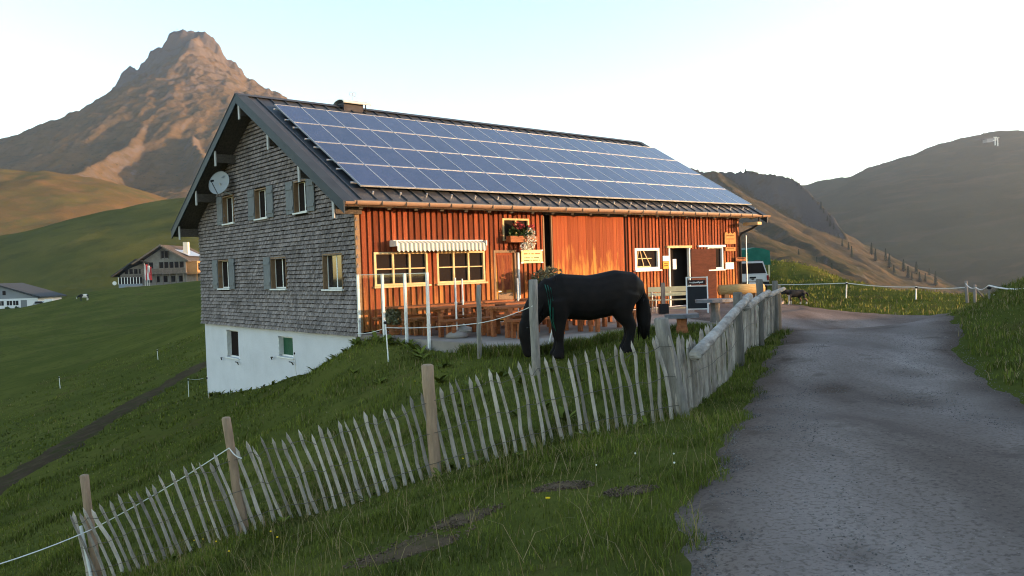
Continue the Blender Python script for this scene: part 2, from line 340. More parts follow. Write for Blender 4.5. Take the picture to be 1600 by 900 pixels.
def landmat(name, cols, scales, bump=.5, bs=1.5, bd=.3, rock=None, rocklo=.55, rockhi=.75, rough=.95):
    m = bpy.data.materials.new(name); m.use_nodes = True; N = m.node_tree.nodes; L = m.node_tree.links; b = N['Principled BSDF']
    b.inputs['Roughness'].default_value = rough; b.inputs['Specular IOR Level'].default_value = .0
    ge = N.new('ShaderNodeNewGeometry'); pos = ge.outputs['Position']; out = None
    for k, c in enumerate(cols):
        if out is None:
            q = N.new('ShaderNodeRGB'); q.outputs[0].default_value = (*c, 1); out = q.outputs[0]; continue
        sc_, lo, hi = scales[k - 1][:3]
        mp = N.new('ShaderNodeMapping'); mp.inputs['Location'].default_value = (13 * k, 7 * k, 3 * k); mp.inputs['Scale'].default_value = scales[k - 1][3] if len(scales[k - 1]) > 3 else (1, 1, 1); L.new(pos, mp.inputs[0])
        no = N.new('ShaderNodeTexNoise'); no.inputs['Scale'].default_value = sc_; no.inputs['Detail'].default_value = 8; no.inputs['Roughness'].default_value = .65; L.new(mp.outputs[0], no.inputs['Vector'])
        mr = N.new('ShaderNodeMapRange'); mr.inputs[1].default_value = lo; mr.inputs[2].default_value = hi; L.new(no.outputs['Fac'], mr.inputs[0])
        mx = N.new('ShaderNodeMix'); mx.data_type = 'RGBA'; L.new(mr.outputs[0], mx.inputs['Factor']); L.new(out, mx.inputs['A']); mx.inputs['B'].default_value = (*c, 1); out = mx.outputs['Result']
    if rock:
        sp = N.new('ShaderNodeSeparateXYZ'); L.new(ge.outputs['True Normal'], sp.inputs[0])
        no = N.new('ShaderNodeTexNoise'); no.inputs['Scale'].default_value = .03; no.inputs['Detail'].default_value = 8; no.inputs['Roughness'].default_value = .7; L.new(pos, no.inputs['Vector'])
        ad = N.new('ShaderNodeMath'); ad.operation = 'MULTIPLY_ADD'; L.new(no.outputs['Fac'], ad.inputs[0]); ad.inputs[1].default_value = -.5; L.new(sp.outputs['Z'], ad.inputs[2])
        mr = N.new('ShaderNodeMapRange'); mr.inputs[1].default_value = rockhi; mr.inputs[2].default_value = rocklo; L.new(ad.outputs[0], mr.inputs[0])
        mx = N.new('ShaderNodeMix'); mx.data_type = 'RGBA'; L.new(mr.outputs[0], mx.inputs['Factor']); L.new(out, mx.inputs['A']); mx.inputs['B'].default_value = (*rock, 1); out = mx.outputs['Result']
    L.new(out, b.inputs['Base Color'])
    n2 = N.new('ShaderNodeTexNoise'); n2.inputs['Scale'].default_value = bs; n2.inputs['Detail'].default_value = 6; n2.inputs['Roughness'].default_value = .7; L.new(pos, n2.inputs['Vector'])
    bp = N.new('ShaderNodeBump'); bp.inputs['Strength'].default_value = bump; bp.inputs['Distance'].default_value = bd; L.new(n2.outputs['Fac'], bp.inputs['Height']); L.new(bp.outputs[0], b.inputs['Normal'])
    return m
M['ground'] = landmat('meadow', [(.066, .073, .017), (.096, .098, .023), (.092, .070, .027), (.048, .055, .014)], [(.12, .42, .62), (.35, .56, .72), (1.3, .52, .68)], .7, 2.2, .14)
xs = sorted(set(np.round(grow(-14, -1200, .3, 1.075) + list(np.linspace(-14, 14, 141)) + grow(14, 1900, .3, 1.075), 3)))
ys = sorted(set(np.round(grow(-2, -60, .5, 1.25) + list(np.linspace(-2, 28, 151)) + grow(28, 2200, .25, 1.05), 3)))
tag(ob('ground', gridmesh('ground', np.array(xs), np.array(ys), lambda x, y: gz(x, y) - .10 * sstep(.5, 1.0, x - xl(y)) * (1 - sstep(-1.0, -.5, x - xr(y))) * (y < 58), M['ground'])), kind='structure')

# ---------------------------------------------------------------- road
M['road'] = landmat('gravel_road', [(.245, .207, .192), (.175, .146, .134), (.295, .253, .234), (.115, .094, .082), (.15, .125, .114), (.44, .385, .35)], [(.35, .42, .62, (1.6, .3, 1)), (.8, .50, .70, (1.3, .4, 1)), (1.3, .58, .72), (28, .50, .62), (45, .62, .72)], 1.0, 30, .035)
POT = [(onz(1297, 587), .28, .03), (onz(1435, 607), .38, .035), (onz(1345, 885), .14, .025), (onz(1340, 505), .5, .02), (onz(1500, 550), .4, .02), (onz(1240, 530), .3, .02), (onz(1425, 575), .3, .02)]
def roadmesh():
    sy = np.array(list(np.arange(-5.5, 14, .12)) + list(np.arange(14, 34, .2)) + list(np.arange(34, 60, .6))); t = np.linspace(0, 1, 52)
    S, T = np.meshgrid(sy, t, indexing='ij'); a = xl(S) - .72 + (fbm(S * 1.7, S * 0 + 3, 4)) * .16; b_ = xr(S) + .35 + fbm(S * .7, S * 0 + 8, 3) * .3
    X = a + (b_ - a) * T
    e = np.minimum(X - a, b_ - X)
    off = -.07 + .11 * sstep(0, .8, e) + fbm(X * 2.3, S * 2.3, 4) * .03 * (1 - sstep(.7, 1.3, e)) + fbm(X * .8, S * .35, 3) * .006
    Z = gz(X, S, False) + off
    for p, w, dd in POT: Z -= dd * np.exp(-(((X - p[0]) / w) ** 2 + ((S - p[1]) / (w * 1.3)) ** 2) ** 1.5)
    lane = np.exp(-((T - .30) / .09) ** 2) + np.exp(-((T - .70) / .10) ** 2); lane = lane * (S < 24); Z -= .010 * lane
    wear = np.clip(.45 + .35 * lane * (1 + fbm(X * .5, S * .25, 3)) + fbm(X * .7, S * .25 + 4, 4) * .5 - .5 * (1 - sstep(.3, 1.1, e)) - sum(.5 * np.exp(-(((X - p[0]) / w) ** 2 + ((S - p[1]) / (w * 1.3)) ** 2) ** 1.2) for p, w, _ in POT), 0, 1)
    n, k = S.shape; i = np.arange(n * k).reshape(n, k)
    f = np.stack([i[:-1, :-1].ravel(), i[:-1, 1:].ravel(), i[1:, 1:].ravel(), i[1:, :-1].ravel()], 1)
    return np_mesh('road', np.stack([X.ravel(), S.ravel(), Z.ravel()], 1), f, M['road'], True, wear.ravel(), 'POINT')
def attr_mix(m, ca, cb):      # tints by the worn/unworn value stored on the faces
    N = m.node_tree.nodes; L = m.node_tree.links; b = N['Principled BSDF']; src = b.inputs['Base Color'].links[0].from_socket
    an = N.new('ShaderNodeAttribute'); an.attribute_name = 'rnd'; tn = N.new('ShaderNodeMix'); tn.data_type = 'RGBA'; L.new(an.outputs['Fac'], tn.inputs['Factor']); tn.inputs['A'].default_value = (*ca, 1); tn.inputs['B'].default_value = (*cb, 1)
    mx = N.new('ShaderNodeMix'); mx.data_type = 'RGBA'; mx.blend_type = 'MULTIPLY'; mx.inputs['Factor'].default_value = 1; L.new(src, mx.inputs['A']); L.new(tn.outputs['Result'], mx.inputs['B']); L.new(mx.outputs['Result'], b.inputs['Base Color'])
attr_mix(M['road'], (.60, .53, .48), (1.25, 1.22, 1.2))
tag(ob('road', roadmesh()), kind='structure')
# dirt track down on the left
TRK = [onground(*p) for p in ((345, 556), (312, 572), (240, 612), (170, 655), (90, 705), (0, 762), (-90, 822))]
def trackmesh():
    P = np.array(TRK); s = np.linspace(0, len(P) - 1, 90); C = np.stack([np.interp(s, range(len(P)), P[:, k]) for k in range(2)], 1)
    d = np.gradient(C, axis=0); d /= np.linalg.norm(d, axis=1)[:, None]; nrm = np.stack([-d[:, 1], d[:, 0]], 1); t = np.linspace(-1, 1, 13); v = []
    wv = .85 + .35 * fbm(s * 3, s * 0, 3)
    X = C[:, None, 0] + nrm[:, None, 0] * t[None] * wv[:, None]; Y = C[:, None, 1] + nrm[:, None, 1] * t[None] * wv[:, None]
    Z = gz(X, Y) + .035 - .06 * np.abs(t[None]) ** 3 + fbm(X * 3, Y * 3, 3) * .02
    n, k = X.shape; i = np.arange(n * k).reshape(n, k); f = np.stack([i[:-1, :-1].ravel(), i[:-1, 1:].ravel(), i[1:, 1:].ravel(), i[1:, :-1].ravel()], 1)
    return np_mesh('dirt_track', np.stack([X.ravel(), Y.ravel(), Z.ravel()], 1), f, M['mud'], True)
M['mud'] = landmat('track_mud', [(.060, .043, .028), (.085, .062, .040), (.05, .05, .02)], [(1.5, .45, .65), (2.5, .5, .62)], .8, 6, .08)
M['earth'] = landmat('bare_earth', [(.095, .066, .043), (.125, .088, .058), (.06, .056, .022)], [(1.5, .45, .65), (4, .5, .7)], .6, 8, .06)
tag(ob('dirt_track', trackmesh()), kind='structure')

# ---------------------------------------------------------------- terrace slab
tb = MB(); n = len(TERR)
tb.add([(x, y, 0) for x, y in TERR] + [(x, y, -.62) for x, y in TERR], [tuple(range(n))] + [(i, n + i, n + (i + 1) % n, (i + 1) % n) for i in range(n)])
tag(tb.build('terrace', M['concrete']), kind='structure')

# ---------------------------------------------------------------- hills and mountains from ridge lines
def hill(name, ridges, bx, by, nx, ny, m, nz, base=-80, label=None, mask=None):
    X, Y = np.meshgrid(np.linspace(*bx, nx), np.linspace(*by, ny)); wx = X + fbm(X / nz[1], Y / nz[1], 4) * nz[2]; wy = Y + fbm(X / nz[1] + 31, Y / nz[1] + 7, 4) * nz[2]
    Z = np.full(X.shape, float(base))
    for pts, (A, Ls, mm, w) in ridges:
        P = np.array([dep(*p) for p in pts])
        for a, b_ in zip(P[:-1], P[1:]):
            ab = b_[:2] - a[:2]; L2 = ab @ ab; t = np.clip(((wx - a[0]) * ab[0] + (wy - a[1]) * ab[1]) / L2, 0, 1)
            d = np.hypot(wx - a[0] - t * ab[0], wy - a[1] - t * ab[1]); de = d * d / (d + w)
            Z = np.maximum(Z, a[2] + (b_[2] - a[2]) * t - A * (1 - np.exp(-d / Ls)) - mm * de)
    r_ = 1 - np.abs(fbm(X / nz[3], Y / nz[3], 6, .55)) * 2
    hf = np.clip((Z - base) / 160, .25, 1.2) if name == 'peak' else 1.0
    Z = Z + hf * (fbm(X / nz[1] * 3, Y / nz[1] * 3, 6, .55) * .5 + r_ * .5 - .45) * nz[0]
    if name == 'peak':      # crags: blocky ledges and gullies in the upper part
        up = sstep(190, 300, Z); rg = 1 - 2 * np.abs(fbm(X / 34, Y / 34 + 5, 5, .6)); led = Z / 17 + fbm(X / 60, Y / 60, 3) * 1.2; Z = Z + up * ((rg - .55) * 8 + (np.floor(led) + sstep(.45, .95, led - np.floor(led)) - led) * 5)
        Z = Z + (1 - up) * (1 - 2 * np.abs(fbm(X / 26, Y / 90, 5, .55)) - .6) * 5
    v = np.stack([X.ravel(), Y.ravel(), Z.ravel()], 1); i = np.arange(nx * ny).reshape(ny, nx)
    f = np.stack([i[:-1, :-1].ravel(), i[:-1, 1:].ravel(), i[1:, 1:].ravel(), i[1:, :-1].ravel()], 1)
    return tag(ob(name, np_mesh(name, v, f, m, False)), kind='structure')
M['mount'] = landmat('mountain_turf', [(.115, .078, .042), (.088, .066, .037), (.145, .090, .043), (.066, .054, .032), (.042, .040, .022)], [(.008, .40, .66, (1, 1, 1.5)), (.016, .44, .70, (1, 1, 2)), (.05, .50, .72, (1, 1, 3)), (.14, .60, .68, (1, 1, 2.5))], 1.0, .22, 1.5, rock=(.115, .092, .080), rocklo=.22, rockhi=.42)
M['gold'] = landmat('autumn_turf', [(.13, .078, .030), (.09, .075, .026), (.15, .085, .036)], [(.02, .42, .6), (.07, .5, .7)], .9, .12, .7)
M['dkhill'] = landmat('pasture_hill', [(.070, .070, .018), (.105, .092, .024), (.055, .056, .016)], [(.02, .42, .62), (.06, .5, .7)], .7, .25, .4)
M['cliff'] = landmat('cliff_turf', [(.062, .048, .030), (.040, .038, .022), (.090, .060, .032)], [(.02, .44, .58), (.06, .5, .64)], 1.0, .1, 1.2, rock=(.075, .068, .066), rocklo=.30, rockhi=.50)
M['rmount'] = landmat('far_pasture', [(.042, .042, .022), (.028, .032, .017), (.062, .050, .030)], [(.006, .42, .58), (.02, .5, .66, (.4, 1, 2.5))], .8, .05, 1.8)
PEAK = [((-160, 232, 1180), (-60, 226, 1200), (0, 220, 1220), (38, 216, 1230), (90, 192, 1250), (150, 157, 1275), (183, 138, 1285), (190, 108, 1290), (213, 102, 1292), (228, 83, 1295), (260, 60, 1300), (264, 47, 1300), (285, 43, 1300), (306, 51, 1302), (320, 47, 1300), (340, 64, 1300), (352, 91, 1300), (368, 93, 1300), (385, 115, 1300), (400, 147, 1300), (450, 200, 1310), (520, 260, 1330)), (85, 36, .47, 2)]
SPUR1 = [((312, 56, 1298), (300, 64, 1270), (285, 92, 1225), (270, 118, 1180), (255, 150, 1120), (235, 185, 1040), (205, 215, 950), (170, 240, 870), (130, 264, 780), (80, 285, 690)), (25, 35, .60, 4)]
SPUR2 = [((285, 92, 1225), (304, 124, 1190), (307, 152, 1140), (296, 190, 1060), (300, 220, 960), (330, 255, 850)), (25, 35, .60, 4)]
SPUR3 = [((345, 88, 1298), (352, 140, 1220), (362, 190, 1120), (385, 240, 980)), (25, 35, .60, 4)]
APRON = [((-220, 365, 950), (0, 340, 900), (160, 306, 830), (330, 290, 850), (520, 300, 900)), (0, 40, .30, 40)]
hill('peak', [PEAK, SPUR1, SPUR2, SPUR3, APRON], (-1150, 60), (360, 1500), 560, 520, M['mount'], (8, 120, 4, 60), base=-10)
hill('golden_hill', [((((-120, 258, 610), (0, 264, 600), (70, 268, 600), (110, 284, 592), (142, 308, 585), (166, 336, 575), (190, 350, 560))), (0, 40, .36, 40))], (-720, -120), (350, 760), 170, 130, M['gold'], (3.5, 60, 8, 30), base=0)
hill('pasture_hill', [((((-140, 385, 385), (0, 369, 385), (100, 353, 385), (200, 326, 385), (285, 309, 385), (400, 296, 385), (520, 300, 390))), (0, 40, .38, 25))], (-460, 40), (150, 540), 170, 130, M['dkhill'], (1.2, 60, 5, 40), base=-8)
hill('cliff_hill', [((((1000, 262, 780), (1085, 263, 760), (1150, 267, 735), (1210, 268, 715), (1236, 278, 705), (1262, 300, 690), (1295, 338, 660), (1330, 388, 620), (1395, 432, 580), (1460, 480, 540))), (38, 22, .62, 6)),
     ((((1112, 264, 740), (1150, 300, 660), (1205, 345, 560), (1270, 392, 440), (1340, 432, 330), (1400, 462, 260))), (8, 20, .5, 10)),
     ((((1030, 300, 600), (1120, 350, 460), (1200, 395, 330), (1290, 445, 230))), (0, 20, .5, 14))], (20, 560), (180, 950), 300, 340, M['cliff'], (6, 70, 7, 30), base=-90)
hill('ski_mountain', [((((1120, 300, 1500), (1260, 287, 1500), (1300, 279, 1500), (1400, 259, 1500), (1480, 236, 1500), (1530, 219, 1500), (1553, 214, 1500), (1570, 205, 1500), (1600, 203, 1500), (1700, 205, 1500), (1850, 240, 1450), (2050, 330, 1400))), (0, 60, .30, 60)),
     ((((1590, 204, 1500), (1640, 290, 1150), (1700, 380, 800))), (0, 60, .28, 60))], (280, 2000), (650, 2300), 300, 280, M['rmount'], (16, 200, 30, 110), base=-150)
# ================================================================ farmhouse
RZ = math.atan2(U[1], U[0])
house = empty('farmhouse', C0, RZ, 'long farmhouse with grey shingled gable, orange board front and solar panels on its roof', 'farmhouse')
LEN, WID, TS = 18.35, 12.0, (7.62 - 3.52) / 6.85
def ztop(b): return 3.52 + (min(b, WID - b) + .85) * TS
def zund(b): return ztop(b) - .2
SLOPE = math.atan(TS)
fG = lambda u, v, d: (d, u, v)            # gable plane, d inward
fF = lambda u, v, d: (u, d, v)            # front plane
GW = [(8.42, 9.38, 3.64, 4.62, 1, 0), (5.60, 6.55, 3.63, 4.61, 1, 1), (2.75, 3.62, 3.62, 4.58, 1, 1), (9.02, 10.08, 1.30, 2.33, 1, 1), (4.40, 5.50, 1.28, 2.29, 1, 0), (.78, 1.92, 1.26, 2.28, 0, 0)]
BW = [(8.75, 9.85, -1.24, -.24), (4.34, 5.42, -.94, -.28)]
FO = dict(w1=(.53, 2.34, 1.31, 2.27), w2=(2.68, 4.50, 1.31, 2.27), d1=(4.90, 5.76, 0, 2.24), up=(5.29, 6.42, 2.58, 3.30), gap=(7.08, 7.46, 0, 3.75), w3=(11.66, 13.08, 1.47, 2.29), d2=(13.66, 14.96, 0, 2.27), w4=(16.2, 17.25, 1.38, 2.33))
# plaster plinth
b = MB(); b.wall([0, 12], [-3.6, 0.02], BW, lambda u, v, d: (.07 + d, u, v), .22)
b.add([(.07, 12, -3.6), (.07, 12, .02), (18.3, 12, .02), (18.3, 12, -3.6)], [(0, 1, 2, 3)]); b.add([(.07, 0, -3.6), (.07, 0, .02), (18.3, 0, .02), (18.3, 0, -3.6)], [(3, 2, 1, 0)])
b.add([(18.3, 0, -3.6), (18.3, 12, -3.6), (18.3, 12, .02), (18.3, 0, .02)], [(0, 1, 2, 3)])
b.build('plinth_wall', M['plaster'], house)
# timber shell behind cladding, near-black to paint shade into its gaps
b = MB(); gh = [g[:4] for g in GW]
b.wall(np.arange(0, 12.01, .5), np.arange(0.02, 7.6, .6), gh, lambda u, v, d: (.03 + d, u, v), .16, clip=zund)
b.wall([0.03, LEN], [0.0, 3.85], list(FO.values()), lambda u, v, d: (u, .02 + d, v), .10)
b.add([(LEN, 0, 0), (LEN, 12, 0), (LEN, 12, zund(12)), (LEN, 6, zund(6)), (LEN, 0, zund(0))], [(0, 1, 2, 3, 4)])
b.add([(0, 12, 0), (LEN, 12, 0), (LEN, 12, zund(12)), (0, 12, zund(12))], [(0, 1, 2, 3)])
b.build('timber_wall', M['core'], house)
b = MB(); b.bb(.3, LEN - .1, .35, .37, -1, 3.8); b.bb(.45, .47, .3, 11.7, -3.2, 3.5); b.bb(.45, .47, 2.5, 9.6, 3.5, 5.0); b.bb(.3, LEN - .2, .3, 11.8, -.05, -.02)
b.build('dark_interior_sheet', M['core'], house)  # near-black sheets behind the openings stand in for unlit rooms
# shingles on the gable, real small wedges
b = MB(); ex = .128; z = -.06; row = 0
while z < 7.5:
    y = -.02 - (row % 2) * .05
    while y < 12.02:
        w = random.uniform(.075, .14); y1 = min(y + w, 12.04); cy = (y + y1) / 2; zt = min(z + ex - .022, zund(max(0, min(12, cy))))
        inside = any(g[0] - .02 < cy < g[1] + .02 and g[2] - .02 < z + ex * .6 < g[3] + .02 for g in gh)
        if not inside and z < zt - .03:
            f_ = .05 * max(0, 1 - max(z, 0) / .5); t = .042 + random.uniform(0, .010) + f_; zb = z + random.uniform(-.010, .008); g = random.uniform(.005, .011)
            b.rv = random.random()
            b.add([(-t, y + g, zb), (-t, y1 - g, zb), (-.004 - f_ * .8, y1 - g, zt), (-.004 - f_ * .8, y + g, zt), (.03, y + g, zb), (.03, y1 - g, zb)], [(1, 0, 3, 2), (0, 1, 5, 4), (0, 4, 3), (1, 2, 5)])
        y = y1
    z += ex; row += 1
tag(b.build('shingle_cladding', M['shingle'], house), kind='stuff')
b = MB(); b.bb(-.05, .09, -.05, .0, -.02, 3.6); b.build('corner_board', M['tanwood'], house)
b = MB(); b.bb(LEN - .03, LEN + .06, -.055, .08, .0, 3.6); b.build('corner_board', M['brownwood'], house)
# front cladding: single boards, every second one proud
cube = MB().box((0, 0, 0), (1, 1, 1)).mesh('board', M['board'])
def fit(a, z0, z1, w):
    iv = [(z0, z1)]
    for k, (p, q, c, d) in FO.items():
        if p - w / 2 + .02 < a < q + w / 2 - .02:
            iv = [s for i0, i1 in iv for s in ((i0, min(i1, c)), (max(i0, d), i1)) if s[1] - s[0] > .06]
    return iv
a = .1
while a < LEN - .05:
    if not (7.05 < a < 11.1):
        for k, (da, w, dy) in enumerate(((0, .15, .006), (.1, random.uniform(.105, .135), -.034))):
            for i0, i1 in fit(a + da, .06, 3.78, w):
                ob('board', cube, house, (a + da + random.uniform(-.006, .006), dy - random.uniform(0, .005), (i0 + i1) / 2), (0, 0, random.uniform(-.02, .02)), (w, .028, i1 - i0 + random.uniform(-.01, 0)))
    a += .2
# barn door of vertical planks, hung proud
bd = MB(); bd.bb(7.46, 11.05, -.035, -.02, .1, 3.42); bdo = bd.build('barn_door', M['core'], house)
dc = MB().box((0, 0, 0), (1, 1, 1)).mesh('door_plank', M['barn'])
x = 7.46
while x < 11.0:
    w = min(random.uniform(.15, .21), 11.05 - x); ob('plank', dc, bdo, (x + w / 2, -.055 - random.uniform(0, .006), 1.76), None, (w - .006, .03, 3.34)); x += w
b = MB(); b.bb(7.40, 7.46, -.06, .0, .02, 3.6); b.bb(7.02, 7.08, -.065, .0, .02, 3.4); b.build('door_jamb', M['tanwood'], house)
b = MB(); b.bb(7.0, 11.3, -.11, -.05, 3.44, 3.5); b.build('door_rail', M['darkpipe'], bdo)
# ---- windows
def window(f, o, nu, nv, fm, name='window', fw=.06, dp=.06, out=-.045, pm=None, sill=True, sash=.03, sillm=None):
    u0, u1, v0, v1 = o; b = MB(); g = lambda a0, a1, b0, b1, d0, d1: b.prism([(a0, b0), (a1, b0), (a1, b1), (a0, b1)], d0, d1, f)
    g(u0 - .01, u0 + fw, v0, v1, out, dp); g(u1 - fw, u1 + .01, v0, v1, out, dp); g(u0 + fw, u1 - fw, v1 - fw, v1, out, dp); g(u0 + fw, u1 - fw, v0, v0 + fw, out, dp)
    W_ = b.build(name, fm, house)
    us = np.linspace(u0 + fw, u1 - fw, nu + 1); vs_ = np.linspace(v0 + fw, v1 - fw, nv + 1)
    for i in range(1, nu): q = MB(); q.prism([(us[i] - sash, v0 + fw), (us[i] + sash, v0 + fw), (us[i] + sash, v1 - fw), (us[i] - sash, v1 - fw)], out + .01, dp - .01, f); q.build('mullion', fm, W_)
    for i in range(nu):
        for j in range(nv):
            q = MB(); p0, p1 = us[i] + (sash if i else 0), us[i + 1] - (sash if i < nu - 1 else 0)
            q.prism([(p0, vs_[j]), (p1, vs_[j]), (p1, vs_[j + 1]), (p0, vs_[j + 1])], dp - .035, dp - .028, f); q.build('pane', pm or M['glassdark'], W_)
            if j: q = MB(); q.prism([(p0, vs_[j] - .016), (p1, vs_[j] - .016), (p1, vs_[j] + .016), (p0, vs_[j] + .016)], out + .02, dp - .02, f); q.build('glazing_bar', fm, W_)
    if sill:
        q = MB(); q.prism([(u0 - .06, v0 - .055), (u1 + .06, v0 - .055), (u1 + .06, v0 - .004), (u0 - .06, v0 - .004)], out - .07, out + .05, f); q.build('sill', sillm or fm, W_)
    return W_
window(fF, FO['w1'], 3, 2, M['pale']); window(fF, FO['w2'], 3, 2, M['pale'])
window(fF, FO['up'], 2, 1, M['pale'], sill=False)
w3 = window(fF, FO['w3'], 1, 1, M['white'], fw=.10, out=-.06)
# its tilted inner sash
b = MB(); o3 = FO['w3']
for p, q in (((o3[0] + .14, 1.60), (o3[0] + .24, 2.18)), ((o3[0] + .95, 1.60), (o3[0] + .55, 2.18)), ((o3[0] + .12, 1.9), (o3[0] + 1.0, 1.9)), ((o3[0] + .55, 1.60), (o3[0] + .36, 2.18)), ((o3[0] + .14, 1.60), (o3[0] + .95, 1.6))):
    b.bar((p[0], -.0, p[1]), (q[0], -.0, q[1]), .03)
b.build('open_sash', M['pale'], w3)
window(fF, FO['w4'], 1, 1, M['white'], fw=.08, out=-.06)
b = MB(); b.bb(15.5, 17.35, -.13, -.062, 2.30, 2.38); b.build('lintel', M['white'], house)
b = MB(); b.bb(13.5, 15.05, -.13, -.03, 2.28, 2.37); b.build('lintel', M['pale'], house)
for i, g in enumerate(GW):
    W_ = window(fG, g[:4], 2, 2, M['white'], fw=.05, dp=.15, out=.10, sill=False, sash=.028, pm=M['glasssky'] if i == 5 else M['glassdark'])
    q = MB(); lin = lambda a0, a1, b0, b1: q.prism([(a0, b0), (a1, b0), (a1, b1), (a0, b1)], -.045, .11, fG)
    lin(g[0] - .012, g[0] + .018, g[2], g[3]); lin(g[1] - .018, g[1] + .012, g[2], g[3]); lin(g[0] + .018, g[1] - .018, g[3] - .03, g[3] + .012)
    q.build('jamb_lining', M['tanwood'], W_)
    q = MB(); q.prism([(g[0] - .05, g[2] - .05), (g[1] + .05, g[2] - .05), (g[1] + .05, g[2] - .005), (g[0] - .05, g[2] - .005)], -.10, .12, fG); q.build('sill', M['white'], W_)
    for side in (0, 1):
        if g[4 + side] == 0: continue
        s0, s1 = (g[1] + .02, g[1] + .52) if side == 0 else (g[0] - .50, g[0] - .02)
        q = MB(); q.prism([(s0, g[2] - .02), (s1, g[2] - .02), (s1, g[3] + .03), (s0, g[3] + .03)], -.075, -.045, fG)
        for zz in (g[2] + .16, g[3] - .17): q.prism([(s0 + .02, zz - .05), (s1 - .02, zz - .05), (s1 - .02, zz + .05), (s0 + .02, zz + .05)], -.097, -.075, fG)
        q.build('shutter', M['shutter'], W_)
for i, g in enumerate(BW):
    fB = lambda u, v, d: (.07 + d, u, v)
    W_ = window(fB, g, 1, 1, M['white'], name='basement_window', fw=.05, dp=.2, out=.12, pm=M['glassgreen'] if i else M['glassdark'], sill=False)
    q = MB(); q.prism([(g[0] - .06, g[2] - .04), (g[1] + .06, g[2] - .04), (g[1] + .06, g[2] - .004), (g[0] - .06, g[2] - .004)], -.05, .12, fB); q.build('sill', M['white'], W_)
    q = MB(); q.tube([(.02, g[1] + .42, g[2] - .14), (-.02, g[1] + .40, g[2] - .06), (-.03, g[1] + .25, g[2] - .05)], .02, 6); q.tube([(-.03, g[0] + .1, g[2] - .12), (-.04, g[0] - .1, g[2] - .12), (-.02, g[0] - .16, g[2] - .2)], .02, 6); q.build('shutter_catch', M['darkpipe'], W_)
    q = MB(); q.prism([(g[1] - .04, g[2] + .05), (g[1] - .01, g[2] + .05), (g[1] - .01, g[3] - .05), (g[1] - .04, g[3] - .05)], .0, .12, fB)
    for zz in (g[2] + .15, (g[2] + g[3]) / 2, g[3] - .15): q.prism([(g[1] - .09, zz - .015), (g[1] - .01, zz - .015), (g[1] - .01, zz + .015), (g[1] - .09, zz + .015)], -.01, .06, fB)
    q.build('window_grille', M['white'], W_)
# doors
d = MB(); d.bb(4.93, 5.73, -.01, .03, .05, 2.2); dr = d.build('door', M['barn'], house)
for z0, z1, m_ in ((1.02, 2.12, 'board'), (.12, .92, 'tanwood')): q = MB(); q.bb(5.03, 5.64, -.028, -.008, z0, z1); q.build('panel', M[m_], dr)
q = MB(); q.bb(4.86, 4.93, -.06, .02, .02, 2.28); q.bb(5.73, 5.80, -.06, .02, .02, 2.28); q.bb(4.86, 5.80, -.062, .02, 2.2, 2.28); q.build('door_frame', M['tanwood'], dr)
q = MB(); q.bb(5.03, 5.16, -.05, -.028, .955, .985); q.build('handle', M['galv'], dr)
q = MB(); q.bb(5.86, 5.93, -.075, -.03, .2, 2.2); q.build('trim_post', M['white'], house)
d = MB(); d.bb(14.98, 16.66, -.115, -.07, .12, 2.2); dr2 = d.build('open_door', mat('door_brown', (.085, .032, .022), .75, (.06, .024, .017), 3, (1, 1, 4), bump=.1, spec=.02), house)
for i in range(6): q = MB(); q.bb(15.0, 16.64, -.122, -.114, .14 + i * .35, .14 + i * .35 + .335); q.build('plank', bpy.data.materials['door_brown'], dr2)
q = MB(); q.bb(14.90, 14.98, -.09, .02, .02, 2.28); q.bb(13.62, 13.70, -.09, .02, .02, 2.28); q.build('door_frame', M['white'], dr2)
q = MB(); q.bb(14.2, 14.42, .18, .2, 1.45, 1.85); q.build('notice', M['plastic'], dr2)
# ---- roof
A0, A1 = -.75, 19.45
def slab(name, pr, m, par, a0=A0, a1=A1): q = MB(); q.prism(pr, a0, a1, lambda u, v, d: (d, u, v)); return q.build(name, m, par)
roof = slab('roof', [(-.62, 3.6577), (6, 7.62), (6, 7.50), (-.62, 3.5377)], M['roofm'], house)
slab('roof_slope', [(6, 7.618), (12.85, 3.52), (12.85, 3.40), (6, 7.498)], M['roofm'], roof)
slab('soffit', [(-.58, 3.529), (6, 7.467), (6, 7.42), (-.58, 3.482)], M['soffit'], roof, A0 + .04, A1 - .04)
slab('soffit', [(12.80, 3.397), (6, 7.465), (6, 7.418), (12.80, 3.35)], M['soffit'], roof, A0 + .04, A1 - .04)
q = MB(); q.prism([(-.16 + 6, 7.59), (6, 7.69), (6.16, 7.59)], A0, A1, lambda u, v, d: (d, u, v)); q.build('ridge_cap', M['roofm'], roof)
sm = MB().box((0, 0, 0), (.03, 7.66, .035)).mesh('seam', M['roofm'])
for i in range(41):
    o = ob('seam', sm, roof, (A0 + .12 + i * .495, 2.70, 5.645 + .022), (SLOPE, 0, 0))
for ga_ in (A0, A1):
    s_ = -1 if ga_ < 0 else 1
    for lo, hi, dx in ((-.80, 6, .0), (12.80, 6, .002)):
        q = MB(); zz = lambda u: ztop(u) + .03
        q.prism([(lo, zz(lo)), (hi, zz(hi)), (hi, zz(hi) - .30), (lo, zz(lo) - .30)], ga_ + s_ * (.005 + dx), ga_ + s_ * (.045 + dx), lambda u, v, d: (d, u, v)); q.build('bargeboard', M['fascia'], roof)
        q = MB(); q.prism([(lo, zz(lo) + .03), (hi, zz(hi) + .03), (hi, zz(hi) + .004), (lo, zz(lo) + .004)], ga_ + s_ * (.06 + dx), ga_ - s_ * .30, lambda u, v, d: (d, u, v)); q.build('verge_flashing', M['fascia'], roof)
